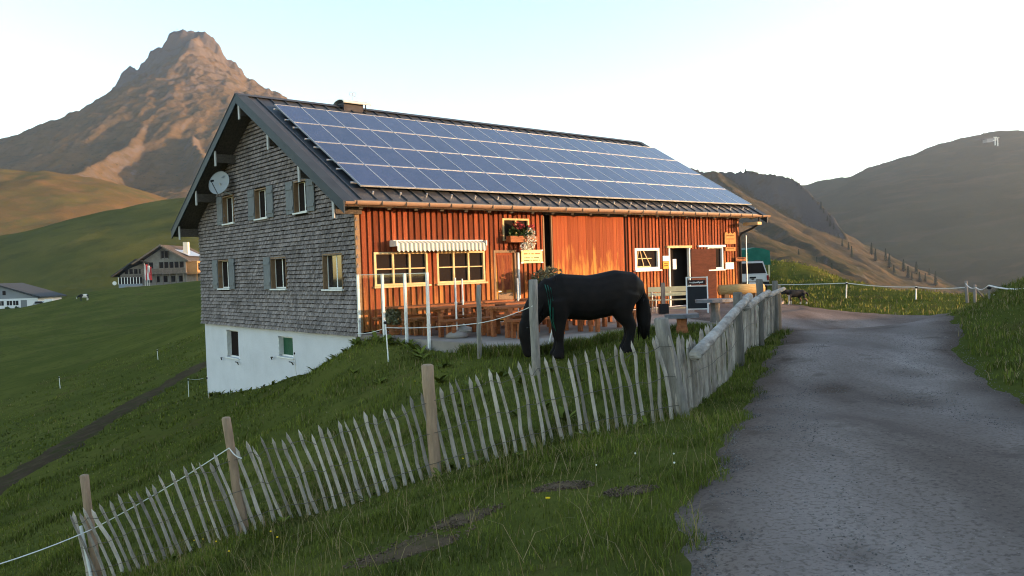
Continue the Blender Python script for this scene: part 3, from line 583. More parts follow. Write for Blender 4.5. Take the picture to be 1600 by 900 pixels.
for pb in (5.95, 3.85, 1.85, -.10, 8.15, 10.15, 12.1):
    zt = ztop(pb) - .25
    q = MB(); q.bb(-.70, .1, pb - .08, pb + .08, zt - .40, zt - .1); pu = q.build('purlin', M['soffit'], house)
    q = MB(); q.bb(-.735, -.702, pb - .055, pb + .055, zt - .52, zt + .0); q.build('purlin_board', M['purlin'], pu)
rf = MB().box((0, 0, 0), (.12, .68, .14)).mesh('rafter_end', M['soffit'])
for i in range(22):
    o = ob('rafter', rf, roof, (-.1 + i * .9, -.22, 3.666), (SLOPE, 0, 0))
q = MB()
for i in range(22): q.bb(-.16 + i * .9, -.04 + i * .9, -.80, -.783, 3.22, 3.34)
fa = MB(); fa.bb(A0, A1, -.645, -.623, 3.50, 3.64); fa.build('eaves_board', M['copper'], roof)
gu = MB(); pr = []
for k in range(9): an = math.pi * k / 8; pr.append((-.726 + .08 * math.cos(an), 3.60 - .085 * math.sin(an)))
gu.prism(pr, A0 + .02, 19.75, lambda u, v, d: (d, u, v)); gut = gu.build('gutter', M['copper'], house)
hk = MB().box((0, 0, 0), (.025, .02, .12)).mesh('gutter_hook', M['darkpipe'])
for i in range(26): ob('gutter_hook', hk, gut, (-.4 + i * .78, -.812, 3.57))
dp_ = MB(); dp_.tube([(18.95, -.73, 3.54), (18.95, -.72, 3.24), (18.75, -.5, 3.05), (18.46, -.16, 2.85), (18.43, -.11, 2.7), (18.43, -.11, .05)], .05, 8); dp_.build('downpipe', M['darkpipe'], house, True)
q = MB(); q.box((18.7, -.55, 3.25), (.3, .7, .12)); q.build('beam_end', M['pale'], house)
# solar panels
PW, PH, PA, PS = .915, 1.53, .10, .88
M['cell'] = mat('solar_cell', (.018, .024, .07), .16, (.03, .036, .085), 2.5, spec=.8, rnd=.12)
pm_ = MB(); pm_.bb(-PW / 2 + .02, PW / 2 - .02, -PH / 2 + .02, PH / 2 - .02, -.012, .012); pmesh = pm_.mesh('solar_panel', M['cell'])
fr_ = MB(); w_ = .026
fr_.bb(-PW / 2 + .003, PW / 2 - .003, -PH / 2 + .003, -PH / 2 + w_, -.025, .02); fr_.bb(-PW / 2 + .003, PW / 2 - .003, PH / 2 - w_, PH / 2 - .003, -.025, .02)
fr_.bb(-PW / 2 + .003, -PW / 2 + w_ * .75, -PH / 2 + w_, PH / 2 - w_, -.025, .02); fr_.bb(PW / 2 - w_ * .75, PW / 2 - .003, -PH / 2 + w_, PH / 2 - w_, -.025, .02); fmesh = fr_.mesh('panel_frame', M['alu'])
def rp(a, s, h): return (a, -.85 + s * math.cos(SLOPE) - h * math.sin(SLOPE), 3.52 + s * math.sin(SLOPE) + h * math.cos(SLOPE))
for i in range(21):
    for j in range(4):
        o = ob('solar_panel', pmesh, roof, rp(PA + (i + .5) * PW, PS + (j + .5) * PH, .15), (SLOPE, 0, 0)); 
        ob('panel_frame', fmesh, o)
rl = MB().box((0, 0, 0), (21 * PW + .3, .04, .04)).mesh('panel_rail', M['alu'])
for j in range(4):
    for s in (.3, 1.2): ob('panel_rail', rl, roof, rp(PA + 21 * PW / 2, PS + j * PH + s, .10), (SLOPE, 0, 0))
hk = MB(); hk.bb(-.02, .02, -.02, .02, -.08, .05); hk.bb(-.02, .02, -.08, .0, -.08, -.06); hkm = hk.mesh('snow_hook', M['alu'])
for i in range(22): ob('snow_hook', hkm, roof, rp(.4 + i * .9, PS - .22, .05), (SLOPE, 0, 0))
# chimney cowl on the ridge
def ridge_a(px, py):
    d = ray(px, py); p0 = hw(0, 6); Nn = -V; t = ((p0 - CAM) @ Nn) / (d @ Nn); return hl(CAM + d * t)
ca = ridge_a(548, 165)[0]
b = MB(); b.bb(ca - .42, ca + .36, 5.75, 6.25, 7.3, 7.76); ch = b.build('chimney', mat('chimney_sheet', (.05, .045, .05), .6, (.035, .03, .035), 3), house)
b = MB(); pr = [(6 + .40 * math.cos(math.pi * k / 8), 7.74 + .15 * math.sin(math.pi * k / 8)) for k in range(9)]; pr = pr + [(p[0] * .96 + .24, p[1] - .025) for p in pr[::-1]]
b.prism(pr, ca - .50, ca + .62, lambda u, v, d: (d, u, v)); b.build('chimney_cowl', M['galv'], ch)
b = MB(); b.tube([(ca + .52, 5.85, 7.5), (ca + .52, 5.85, 7.85)], .02, 6); b.tube([(ca + .52, 6.15, 7.5), (ca + .52, 6.15, 7.85)], .02, 6); b.build('cowl_leg', M['darkpipe'], ch)
b = MB(); b.tube([(ca + .1, 6, 7.9), (ca + .1, 6, 8.08)], .008, 6)
for k in range(2): b.tube([(ca + .1 + .07 * math.cos(t) + (k - .5) * .14, 6, 8.14 + .075 * math.sin(t)) for t in np.linspace(0, 6.28, 13)], .008, 5)
b.build('weather_vane', M['postwood'], ch)
# ================================================================ things on and around the terrace
def wob(n, a): return [random.uniform(-a, a) for _ in range(n)]
# paling (split chestnut) meshes: pointed, slightly bent, height 1
def paling(seed, pointed=True, m='picket'):
    rd = random.Random(seed); b = MB(); n = 5; rings = [0, .25, .55, .82, .93]
    bx = [0] + [rd.uniform(-.022, .022) for _ in rings[1:]]; V_ = []
    ph = rd.uniform(0, 6); fl = rd.uniform(.55, .9)
    for i, h in enumerate(rings):
        r_ = .0205 * (1 - .12 * h) * rd.uniform(.85, 1.15)
        if not pointed: h = h / .93
        for k in range(n): an = 2 * math.pi * k / n + ph; V_.append((bx[i] + r_ * math.cos(an) * 1.2, r_ * math.sin(an) * fl, h))
    F_ = [(i * n + k, i * n + (k + 1) % n, (i + 1) * n + (k + 1) % n, (i + 1) * n + k) for i in range(len(rings) - 1) for k in range(n)]
    if pointed:
        V_.append((bx[-1] + rd.uniform(-.006, .006), 0, 1.0)); t = len(V_) - 1; F_ += [((len(rings) - 1) * n + k, (len(rings) - 1) * n + (k + 1) % n, t) for k in range(n)]
    else: F_.append(tuple((len(rings) - 1) * n + k for k in range(n)))
    b.add(V_, F_); return b.mesh('picket', M[m])
PK = [paling(i) for i in range(8)]
def post(name, p, h, r_, lean, m, par=None, n=9, rings=6, sway=.01):
    b = MB(); pts = [(lean[0] * h * t + random.uniform(-sway, sway) * (t > 0), lean[1] * h * t, h * t) for t in np.linspace(0, 1, rings)]
    pts[0] = (-lean[0] * .35, -lean[1] * .35, -.35)
    b.tube(pts + [(pts[-1][0], pts[-1][1], h + .015)], [r_ * random.uniform(.95, 1.05) for _ in pts] + [r_ * .75], n)
    o = b.build(name, m, par, True)
    o.location = (float(p[0]), float(p[1]), float(p[2])) ; return o
fen = empty('paling_fence', (0, 0, 0), 0, 'open chestnut paling fence with leaning pickets climbing the grass slope to the corner post', 'fence')
LEAN = [-.115, -.145, -.05]
for i in range(3):
    p = FP[i].copy(); p[2] = gz1(p[0], p[1])
    px = [(128, 745), (351, 655), (667, 572)][i]; top = dep(px[0], px[1], p[1] - .08); h = top[2] - p[2]
    post('post', p, h, .055 if i < 2 else .075, ((top[0] - p[0]) / h, -.02), M['postwood'], fen)
segs = [(FP[0], FP[1], 17, (-.36, -.33), .93), (FP[1], FP[2], 22, (-.33, -.22), .97), (FP[2], FP[3], 27, (-.22, -.10), 1.05)]
wires = [[], [], []]
def put_picket(p, h, lx, ly, rz, par, ws=None):
    z = gz1(p[0], p[1]); k = h; L_ = math.hypot(lx, ly)
    o = ob('picket', random.choice(PK), par, (p[0], p[1], z - .05)); ax = Vector((lx, ly, 1)).normalized()
    o.rotation_mode = 'QUATERNION'; o.rotation_quaternion = Vector((0, 0, 1)).rotation_difference(ax) @ Matrix.Rotation(rz, 3, 'Z').to_quaternion()
    s = random.uniform(.8, 1.2); o.scale = (s, s, (h + .05) * math.sqrt(1 + L_ * L_))
    if ws is not None:
        for w, t in zip(ws, (.16, .5, .86)): w.append((p[0] + lx * h * t, p[1] + ly * h * t - .03, z + h * t))
q = FP[0] + (FP[0] - FP[1]) * .06; put_picket(q, .98, -.16, 0, 0, fen, wires)
for A_, B_, n_, (l0, l1), hh_ in segs:
    for k in range(n_):
        t = (k + .6) / n_; p = A_ * (1 - t) + B_ * t; p = p + np.array([0, random.uniform(-.03, .03) - .06, 0])
        put_picket(p, hh_ * random.uniform(.95, 1.05), l0 + (l1 - l0) * t + random.uniform(-.035, .035), random.uniform(-.05, .03), random.uniform(-.5, .5), fen, wires)
for w in wires:
    b = MB(); w = [w[0]] + [(x, y + random.uniform(-.01, .01), z + random.uniform(-.008, .008)) for x, y, z in w[1:]]
    b.tube(w, .0042, 4); b.build('wire', M['wire'], fen)
# close-set fence along the road
f2 = empty('roadside_fence', (0, 0, 0), 0, 'tight grey picket fence with pale log rails running along the gravel road', 'fence')
D2 = (F2[1] - F2[0]); L2_ = np.linalg.norm(D2[:2]); d2 = D2 / L2_; n2 = np.array([d2[1], -d2[0], 0])
s = .12; wires = [[], [], []]
while s < L2_ + .05:
    if not 4.35 < s < 4.6:
        p = F2[0] + d2 * s - n2 * random.uniform(.02, .06)
        put_picket(p, random.uniform(.84, 1.08) + (.04 if s > 5 else 0), random.uniform(-.06, .04) - .05 * (s < 3), random.uniform(-.05, .05), random.uniform(-.5, .5), f2, wires)
    s += random.uniform(.062, .095) if s < 4.4 else random.uniform(.075, .105)
for w in wires[1:]:
    hz0 = .5 if w is wires[1] else .88; b = MB(); pts = []
    for s in np.linspace(.1, L2_, 26): q = F2[0] + d2 * s + n2 * .02; pts.append((q[0], q[1], gz1(q[0], q[1]) + hz0 + random.uniform(-.01, .01)))
    b.tube(pts, .0035, 4); b.build('wire', M['wire'], f2)
p = FP[3].copy(); p[2] = gz1(p[0], p[1]); top = dep(1031, 498, p[1] + .05); h = top[2] - p[2]
post('corner_post', p, h, .095, ((top[0] - p[0]) / h, .0), M['greywood'], f2, 11)
for s, r_, hh in ((4.5, .085, 1.3), (7.6, .075, 1.42), (10.6, .07, 1.28), (L2_, .06, 1.15)):
    p = F2[0] + d2 * s + n2 * .03; p[2] = gz1(p[0], p[1]); post('post', p, hh, r_, (.0, .0), M['greywood'] if s < 11 else M['postwood'], f2)
for s0, s1, h0, h1, r_ in ((.12, 5.3, .78, 1.12, .075), (4.7, 8.4, 1.0, 1.10, .07), (8.1, L2_ + .35, 1.04, 1.05, .06)):
    b = MB(); pts = []; e0, e1 = [F2[0] + d2 * s_ + n2 * .12 for s_ in (s0, s1)]; e0[2] = gz1(e0[0] - n2[0] * .12, e0[1]) + h0; e1[2] = gz1(e1[0] - n2[0] * .12, e1[1]) + h1
    for t in np.linspace(0, 1, 9): q = e0 * (1 - t) + e1 * t; pts.append((q[0], q[1], q[2] + random.uniform(-.008, .008)))
    b.tube(pts, [r_ * (1.06 - .14 * k_ / 8) * random.uniform(.98, 1.02) for k_ in range(len(pts))], 12); ra = b.build('log_rail', M['palelog'], f2, True)
# electric fence pieces
def stake(p, h, lean=(0, 0), label='', r_=.012, m='plastic', group=None):
    e = empty('fence_stake', p, 0, label, 'stake', group); b = MB(); b.tube([(-lean[0] * .2, -lean[1] * .2, -.2), (lean[0] * h, lean[1] * h, h)], [r_, r_ * .85], 6); b.build('shaft', M[m], e)
    b = MB(); b.lathe([(r_ * 1.1, -.02), (r_ * 2.2, 0), (r_ * 2.2, .03), (r_ * 1.2, .05)], 8, (lean[0] * h, lean[1] * h, h - .08)); b.build('insulator', M['black'], e); return e
def strand(pts, name, label, r_=.008, sag=.04, m='rope', cat='rope'):
    o = []
    for a_, c_ in zip(pts[:-1], pts[1:]):
        for t in np.linspace(0, 1, 7)[:-1]: q = np.array(a_) * (1 - t) + np.array(c_) * t; q[2] -= sag * 4 * t * (1 - t); o.append(tuple(q))
    o.append(tuple(pts[-1])); b = MB(); b.tube(o, r_, 5); return tag(b.build(name, M[m]), label, cat)
# wooden posts between lawn and terrace, with the rope
def onD(px, py, D): p = dep(px, py, D); return p
P748 = onground(749, 561); P835 = onground(838, 587)
for nm, p, px, r_, lab in (('fence_post', P748, (748, 446), .05, 'slim grey wooden post on the lawn in front of the picnic tables'), ('fence_post', P835, (832, 438), .085, 'thick grey wooden post standing in front of the black horse\'s head')):
    t = dep(px[0], px[1], p[1]); h = t[2] - p[2]; o = post(nm, p, h, r_, ((t[0] - p[0]) / h, 0), M['greywood']); tag(o, lab, 'post')
st = onground(607, 567); t = dep(602, 500, st[1]); stake(st, t[2] - st[2], ((t[0] - st[0]) / (t[2] - st[2]), 0), 'white plastic stake holding the rope in front of the glass windbreak', .017)
r1 = dep(603, 512, st[1]); r2 = dep(748, 505, P748[1] - .06); r3 = dep(832, 478, P835[1] - .1); r0 = hw(-.06, .02, .02)
strand([r0, r1, r2, r3], 'rope', 'white rope strung from the house corner past a white stake to the wooden posts')
# low stakes below the gable
for px, py, ty, SL in ((326, 622, 588, 'thin pale stake in the grass at the far end of the white plinth wall'), (396, 607, 571, 'thin pale stake before the plinth between the two basement windows'), (463, 588, 549, 'thin pale stake before the plinth just beyond the green basement window')):
    p = onground(px, py); t = dep(px - 2, ty, p[1]); stake(p, t[2] - p[2], (-.04, 0), SL, .012, 'galv', 'stakes below the gable')
pA = onground(295, 620); t = dep(294, 591, pA[1]); stake(pA, t[2] - pA[2], (0, 0), 'pale stake with wire beside the far plinth corner', .014)
strand([dep(295, 592, pA[1]), dep(318, 591, pA[1] + 1)], 'wire', 'short white wire running from a pale stake to the plinth corner', .008)
for px, py, ty, lab in ((94, 607, 588, 'lone white stake in the open meadow beside the dirt track'), (247, 563, 546, 'lone white stake in the meadow below the timber chalet')):
    p = onground(px, py); t = dep(px - 2, ty, p[1]); stake(p, t[2] - p[2], (-.05, 0), lab, .02)
# rope at the lower end of the paling fence
e1 = dep(-40, 893, 9.2); e2 = dep(146, 826, FP[0][1] - .12); e3 = dep(358, 700, FP[1][1] - .1); e4 = dep(378, 716, FP[1][1] - .1)
strand([e1, e2, e3, e4], 'rope', 'white rope sagging along the lower pickets of the paling fence', .007, .03)
b = MB(); pw = dep(126, 822, FP[0][1] - .05); gb = gz1(pw[0] + .1, pw[1]); b.tube([(pw[0] + .16, pw[1], gb - .2), (pw[0], pw[1], pw[2])], .022, 8); tag(b.build('stake', M['white']), 'white painted stake beside the lowest tan fence post', 'stake')
# electric fence beyond the yard
EF = [(1322, 466, 441, .03, 'white stake of the electric fence in the sunlit grass, farther from the braced corner posts'), (1431, 469, 447, .03, 'white stake of the electric fence nearer the braced corner posts')]; tops = []
for px, py, ty, r_, EL in EF:
    p = onground(px, py); t = dep(px + 2, ty, p[1]); tops.append(np.array([t[0], t[1], t[2] - .04])); stake(p, t[2] - p[2], (.06, 0), EL, r_, 'plastic', 'stakes beyond the yard')
pc = onground(1512, 474); tc_ = dep(1509, 439, pc[1]); cr = empty('corner_fence_post', pc, 0, 'weathered corner posts with brace where the electric fence turns beside the bank', 'post'); h = tc_[2] - pc[2]
for dx, hh, lx in ((0, h, -.06), (.28, h * .82, .02)):
    b = MB(); b.tube([(dx, 0, -.3), (dx + lx * hh, 0, hh)], [.06, .05], 8); b.build('post', M['greywood'], cr, True)
b = MB(); b.tube([(.95, .1, -.1), (.25, 0, h * .7)], .04, 7); b.build('brace', M['greywood'], cr, True)
strand([tops[0] + np.array([-6, 3, .1])] + tops + [np.array([tc_[0], tc_[1], tc_[2] - .25])], 'fence_rope', 'white electric rope strung across the grass beyond the gravel yard', .018, .06)
m1 = np.array([tc_[0], tc_[1], tc_[2] - .1]); 
p5 = onground(1546, 468); t5 = dep(1545, 446, p5[1]); stake(p5, t5[2] - p5[2], (0, 0), 'dark thin stake behind the crest of the grassy bank', .025, 'greywood')
p6 = dep(1587, 452, 24); 
strand([m1, dep(1525, 449, m1[1] - 2), np.array([t5[0], t5[1], t5[2]]), dep(1640, 444, t5[1] - 4)], 'fence_rope', 'upper white rope running from the corner posts above the bank', .018, .1)
strand([dep(1553, 461, p5[1]), dep(1587, 453, 22), dep(1640, 452, 20)], 'fence_rope', 'lower thick white rope just above the crest of the bank', .018, .02)
b = MB(); gzz = gz1(p6[0], 22.0); b.tube([(dep(1587, 450, 22)[0], 22, gzz - .2), (dep(1587, 450, 22)[0], 22, dep(1587, 450, 22)[2])], .05, 8); tag(b.build('fence_post', M['greywood']), 'dark wooden post on the bank carrying the lower rope', 'post')
# ================================================================ grass, stones, weeds
def grassmat():
    m = bpy.data.materials.new('grass_blade'); m.use_nodes = True; N = m.node_tree.nodes; L = m.node_tree.links; b = N['Principled BSDF']
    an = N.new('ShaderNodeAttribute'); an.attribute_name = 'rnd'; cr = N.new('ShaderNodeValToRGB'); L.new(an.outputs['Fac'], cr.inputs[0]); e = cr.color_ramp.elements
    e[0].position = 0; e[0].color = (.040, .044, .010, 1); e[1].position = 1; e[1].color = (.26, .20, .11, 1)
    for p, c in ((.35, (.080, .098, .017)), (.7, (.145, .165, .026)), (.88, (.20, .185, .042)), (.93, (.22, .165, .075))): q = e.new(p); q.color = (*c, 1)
    L.new(cr.outputs[0], b.inputs['Base Color']); b.inputs['Roughness'].default_value = .6; b.inputs['Specular IOR Level'].default_value = .03
    return m
M['grass'] = grassmat()
def blades(name, x, y, ln, wd, lean=.5, dry=.06, label='', tone=0.0):
    n = len(x); z = gz(x, y) - .01; th = RNG.random(n) * 6.283; ph = RNG.random(n) * 6.283; le = RNG.random(n) * lean + .08
    dx = np.cos(th) * wd / 2; dy = np.sin(th) * wd / 2; bx = np.cos(ph) * le * ln; by = np.sin(ph) * le * ln
    v = np.empty((n, 5, 3)); v[:, 0] = np.stack([x - dx, y - dy, z], 1); v[:, 1] = np.stack([x + dx, y + dy, z], 1)
    h1 = ln * .55
    v[:, 2] = np.stack([x - dx * .8 + bx * .35, y - dy * .8 + by * .35, z + h1], 1); v[:, 3] = np.stack([x + dx * .8 + bx * .35, y + dy * .8 + by * .35, z + h1], 1)
    v[:, 4] = np.stack([x + bx, y + by, z + ln * (1 - .35 * le)], 1)
    i = np.arange(n)[:, None] * 5; f = np.concatenate([i + np.array([[0, 1, 3]]), i + np.array([[0, 3, 2]]), i + np.array([[2, 3, 4]])], 1).reshape(-1, 3)
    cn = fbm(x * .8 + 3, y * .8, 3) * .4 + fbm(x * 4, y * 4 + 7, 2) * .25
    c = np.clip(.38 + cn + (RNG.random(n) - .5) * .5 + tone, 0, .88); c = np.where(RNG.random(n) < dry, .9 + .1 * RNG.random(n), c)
    o = ob(name, np_mesh(name, v.reshape(-1, 3), f, M['grass'], False, np.repeat(c, 3))); return tag(o, label, 'grass', kind='stuff')
EARTH = [(onground(640, 855), .5, .30), (onground(730, 810), .3, .2), (onground(880, 760), .26, .17), (onground(985, 770), .22, .15)]
for p, a_, c_ in EARTH:
    t = np.linspace(0, 1, 12); an = np.linspace(0, 2 * math.pi, 33)[:-1]; Rr, An = np.meshgrid(t, an, indexing='ij')
    X = p[0] + np.cos(An) * Rr * a_ * 1.15; Y = p[1] + np.sin(An) * Rr * c_ * 1.2; Z = gz(X, Y) + .02 - .05 * Rr ** 2 + fbm(X * 6, Y * 6, 3) * .02
    i_ = np.arange(Rr.size).reshape(Rr.shape); f_ = np.stack([i_[:-1].ravel(), i_[1:].ravel(), np.roll(i_, -1, 1)[1:].ravel(), np.roll(i_, -1, 1)[:-1].ravel()], 1)
    tag(ob('bare_earth', np_mesh('bare_earth', np.stack([X.ravel(), Y.ravel(), Z.ravel()], 1), f_, M['earth'], True)), kind='structure')
trk = np.array(TRK)
def scatter(n, x0, x1, y0, y1, clump=.35):
    x = RNG.uniform(x0, x1, n); y = RNG.uniform(y0, y1, n)
    e = fbm(x * 3.1, y * 3.1, 2) * .22
    k = ~((x > xl(y) - .12 + e) & (x < xr(y) + .0 + e) & (y < 60)) & ~inpoly(x, y, TERR) & ~inpoly(x, y, HOUSE)
    k &= RNG.random(n) < np.clip(.75 + fbm(x * 1.6, y * 1.6 + 5, 3) * 1.1, .15, 1)
    for p, a_, c_ in EARTH: k &= ~((((x - p[0]) / a_) ** 2 + ((y - p[1]) / c_) ** 2 + e * 2 < 1) & (RNG.random(n) < .72))
    for p, q in zip(trk[:-1], trk[1:]):
        d = q[:2] - p[:2]; t = np.clip(((x - p[0]) * d[0] + (y - p[1]) * d[1]) / (d @ d), 0, 1); k &= np.hypot(x - p[0] - t * d[0], y - p[1] - t * d[1]) > .7
    return x[k], y[k]
def lawn(name, n, box, l0, l1, w, label, **kw):
    x, y = scatter(n, *box); cl = np.clip(1 + fbm(x * 1.3 + 9, y * 1.3, 3) * 1.3, .4, 2.2)
    return blades(name, x, y, RNG.uniform(l0, l1, len(x)) * cl, w * RNG.uniform(.7, 1.3, len(x)), label=label, **kw)
lawn('grass', 105000, (-5.5, 3.2, 2.2, 8.2), .03, .085, .006, 'short green lawn grass with bare patches beside the road in front of the paling fence')
lawn('grass', 95000, (-9.5, 4.6, 8.2, 13.2), .04, .10, .009, 'meadow grass growing through and behind the leaning pickets')
lawn('grass', 70000, (-17, 7.2, 13.2, 23), .05, .13, .016, 'lawn grass around the horse and below the terrace', dry=.04)
lawn('grass', 45000, (-34, -4, 22, 60), .05, .12, .04, 'dark meadow grass on the slope left of the farmhouse', dry=.03)
lawn('grass', 70000, (6.4, 17, 8, 24), .06, .17, .012, 'long uncut grass covering the bank on the right of the road', lean=.8, dry=.20, tone=-.02)
lawn('grass', 50000, (8, 34, 24, 66), .05, .16, .035, 'sunlit grass tufts beyond the gravel yard', dry=.08, tone=.36)  # tone brightens the blade colour in place of stronger sunlight
def edge_strip(n):
    P = np.array([TERR[i] for i in range(1, 9)]); k = RNG.integers(0, len(P) - 1, n); t = RNG.random(n)[:, None]; q = P[k] * (1 - t) + P[k + 1] * t; c = np.array([1.5, 24.0]); d = q - c; d /= np.linalg.norm(d, axis=1)[:, None]
    q = q + d * np.abs(RNG.normal(.02, .18, n))[:, None]; return q[:, 0], q[:, 1]
ex_, ey_ = edge_strip(9000); kk = ~inpoly(ex_, ey_, TERR); ex_, ey_ = ex_[kk], ey_[kk]
blades('grass', ex_, ey_, RNG.uniform(.10, .30, len(ex_)), np.full(len(ex_), .014), lean=.7, dry=.1, label='taller unmown grass fringing the concrete terrace edge')
# dry stalks
def stalks(n, box, label, h0=.2, h1=.45):
    x, y = scatter(n, *box); m = len(x); o = blades('dry_stalk', x, y, RNG.uniform(h0, h1, m), np.full(m, .005), lean=.9, dry=1.0, label=label); o['category'] = 'stalks'; return o
stalks(1100, (-5, 3, 3.2, 10.5), 'thin straw coloured stalks scattered through the near grass')
stalks(900, (-6, 2.2, 8.8, 10.6), 'dry grass stalks gathered along the foot of the paling fence', .15, .35)
# broad-leaved weeds
def leafclump(seed):
    rd = random.Random(seed); b = MB()
    for k in range(rd.randint(9, 14)):
        an = rd.uniform(0, 6.28); L_ = rd.uniform(.10, .22); w = L_ * rd.uniform(.22, .34); up = rd.uniform(.35, 1.1); P = []
        for t, ww in ((0, .15), (.35, 1), (.7, .85), (1, .05)):
            r_ = L_ * t; z = L_ * up * (t - .45 * t * t); cx, cy = r_ * math.cos(an), r_ * math.sin(an); nx, ny = -math.sin(an) * w / 2 * ww, math.cos(an) * w / 2 * ww
            P += [(cx - nx, cy - ny, z), (cx + nx, cy + ny, z)]
        b.rv = rd.uniform(.15, .62); b.add(P, [(0, 1, 3, 2), (2, 3, 5, 4), (4, 5, 7, 6)])
    return b.mesh('weed', M['grass'])
LC = [leafclump(i) for i in range(6)]
def weed(p, s, label, group):
    o = ob('weed', random.choice(LC), None, (p[0], p[1], gz1(p[0], p[1])), (0, 0, random.uniform(0, 6)), (s, s, s * random.uniform(.8, 1.4))); return tag(o, label, 'weed', group)
for px, py in ((860, 582), (905, 600), (790, 590), (815, 600), (745, 610), (770, 585), (720, 640), (680, 600), (930, 585), (960, 575), (700, 575), (590, 600), (560, 585), (848, 640), (880, 660), (800, 650)):
    weed(onground(px + random.uniform(-8, 8), py), random.uniform(.9, 1.7), 'leafy green weed growing in the lawn behind the pickets', 'weeds behind the fence')
for i in range(16):
    t = i / 15; q = hw(-.25 - .5 * random.random(), 1.6 - 5.6 * t); weed(q, random.uniform(1.0, 2.0), 'dark leafy weed at the foot of the terrace edge', 'weeds along the terrace')
for i in range(12): 
    q = hw(-.2 - .2 * random.random(), .3 + i * .95); weed(q, random.uniform(.7, 1.5), 'weed tuft growing against the white plinth wall', 'weeds along the plinth')
for i in range(22):
    q = FP[0] + (FP[3] - FP[0]) * random.random(); q = (np.interp(q[0], [p[0] for p in FP], [p[0] for p in FP]), np.interp(q[0], [p[0] for p in FP], [p[1] for p in FP]) + random.uniform(-.35, .3)); weed(q, random.uniform(.5, 1.0), 'small weed rooted along the line of leaning pickets', 'weeds along the pickets')
# flowers
fm = mat('petal_yellow', (.72, .48, .02), .7); fw_ = mat('petal_white', (.68, .68, .62), .7)
def flower(p, m, label, group, r_=.016):
    e = empty('flower', (p[0], p[1], gz1(p[0], p[1])), random.uniform(0, 6), label, 'flower', group); h = random.uniform(.07, .14)
    b = MB(); b.tube([(0, 0, 0), (.005, 0, h * .5), (.012, 0, h)], .002, 4); b.build('stem', M['grass'], e)
    b = MB(); b.lathe([(r_ * .3, -.006), (r_, .002), (r_ * .75, .008), (r_ * .2, .010)], 9, (.012, 0, h)); b.build('blossom', m, e)
for px, py in ((305, 860), (318, 852), (337, 867), (360, 880), (425, 850), (433, 862), (724, 733), (853, 805), (858, 808), (650, 607)): flower(onground(px, py), fm, 'small yellow meadow flower in the near grass', 'yellow flowers', .012)
for px, py in ((995, 727), (1053, 723), (1054, 751), (930, 749)): flower(onground(px, py), fw_, 'small white clover blossom in the grass beside the road', 'white clover', .009)
# gravel stones
def gravel(n, fx, label, s0, s1):
    x, y = fx(n); n = len(x); z = (gz(x, y) + .012) if 'clods' in label else gz(x, y, False) + .032; s = RNG.uniform(s0, s1, n) ** 1.0; base = np.array([[1, 0, 0], [0, 1, 0], [-1, 0, 0], [0, -1, 0], [0, 0, .7], [0, 0, -.6]])
    a_ = RNG.random(n) * 6.28; ca, sa = np.cos(a_), np.sin(a_); j = base[None] * RNG.uniform(.6, 1.3, (n, 6, 1)) * s[:, None, None]
    v = np.stack([x[:, None] + j[..., 0] * ca[:, None] - j[..., 1] * sa[:, None], y[:, None] + j[..., 0] * sa[:, None] + j[..., 1] * ca[:, None], z[:, None] + j[..., 2]], -1)
    f0 = np.array([[0, 1, 4], [1, 2, 4], [2, 3, 4], [3, 0, 4], [1, 0, 5], [2, 1, 5], [3, 2, 5], [0, 3, 5]]); f = (np.arange(n)[:, None, None] * 6 + f0[None]).reshape(-1, 3)
    return tag(ob('gravel', np_mesh('gravel', v.reshape(-1, 3), f, M['clod'] if 'clods' in label else M['pebble'], False, np.repeat(RNG.random(n), 8))), label, 'gravel', kind='stuff')
M['clod'] = mat('clod', (.095, .066, .045), .95, attr=.6)
M['pebble'] = mat('pebble', (.13, .117, .112), .9, attr=.6)
def fx1(n): y = RNG.uniform(2.5, 15, n) ** 1.0; return xl(y) - .12 + np.abs(RNG.normal(0, .3, n)), y
def fx2(n): y = 2.5 + 14 * RNG.random(n) ** 1.6; return xl(y) + (xr(y) - xl(y)) * RNG.random(n), y
def fx3(n):
    k = RNG.integers(0, len(EARTH), n); P = np.array([[p[0], p[1], a_, c_] for p, a_, c_ in EARTH])[k]; r_ = np.sqrt(RNG.random(n)); t = RNG.random(n) * 6.283
    return P[:, 0] + np.cos(t) * r_ * P[:, 2], P[:, 1] + np.sin(t) * r_ * P[:, 3]
gravel(1600, fx3, 'small clods and stones in the bare patches of the lawn', .004, .014)
gravel(6000, fx1, 'loose stones along the grassy edge of the road', .003, .010); gravel(16000, fx2, 'fine loose gravel spread over the road', .003, .010)
# ================================================================ windbreak, awning, signs, dish
def hE(name, a, b_, z, label, cat, group=None, rz=0.0): return empty(name, hw(a, b_, z), RZ + rz, label, cat, group)
def gb_(px, py, off=0.0):      # gable-plane coordinates of a pixel
    d = ray(px, py); p0 = hw(-off, 0); t = ((p0 - CAM) @ U) / (d @ U); return hl(CAM + d * t)
wb = hE('glass_windbreak', 0, 0, 0, 'glass windbreak on white steel posts along the terrace edge beside the gable corner', 'windbreak')
pb = [-.12] + [gb_(px, 500)[1] for px in (603, 638, 673)]
for k, y in enumerate(pb):
    b = MB(); b.bb(-.095, -.035, y - .03, y + .03, -.45 if k else -.05, 1.66); o = b.build('post', M['white'], wb)
    for zz in (.35, .62):
        b = MB(); b.bb(-.10, -.03, y - .036, y + .036, zz, zz + .05); b.build('clamp', M['galv'], o)
for y0, y1 in zip(pb[:-1], pb[1:]):
    b = MB(); b.bb(-.075, -.063, min(y0, y1) + .04, max(y0, y1) - .04, .14, 1.64); b.build('pane', M['glass'], wb)
    b = MB(); b.bb(-.08, -.058, min(y0, y1) + .04, max(y0, y1) - .04, 1.64, 1.655); b.build('top_rail', M['galv'], wb)
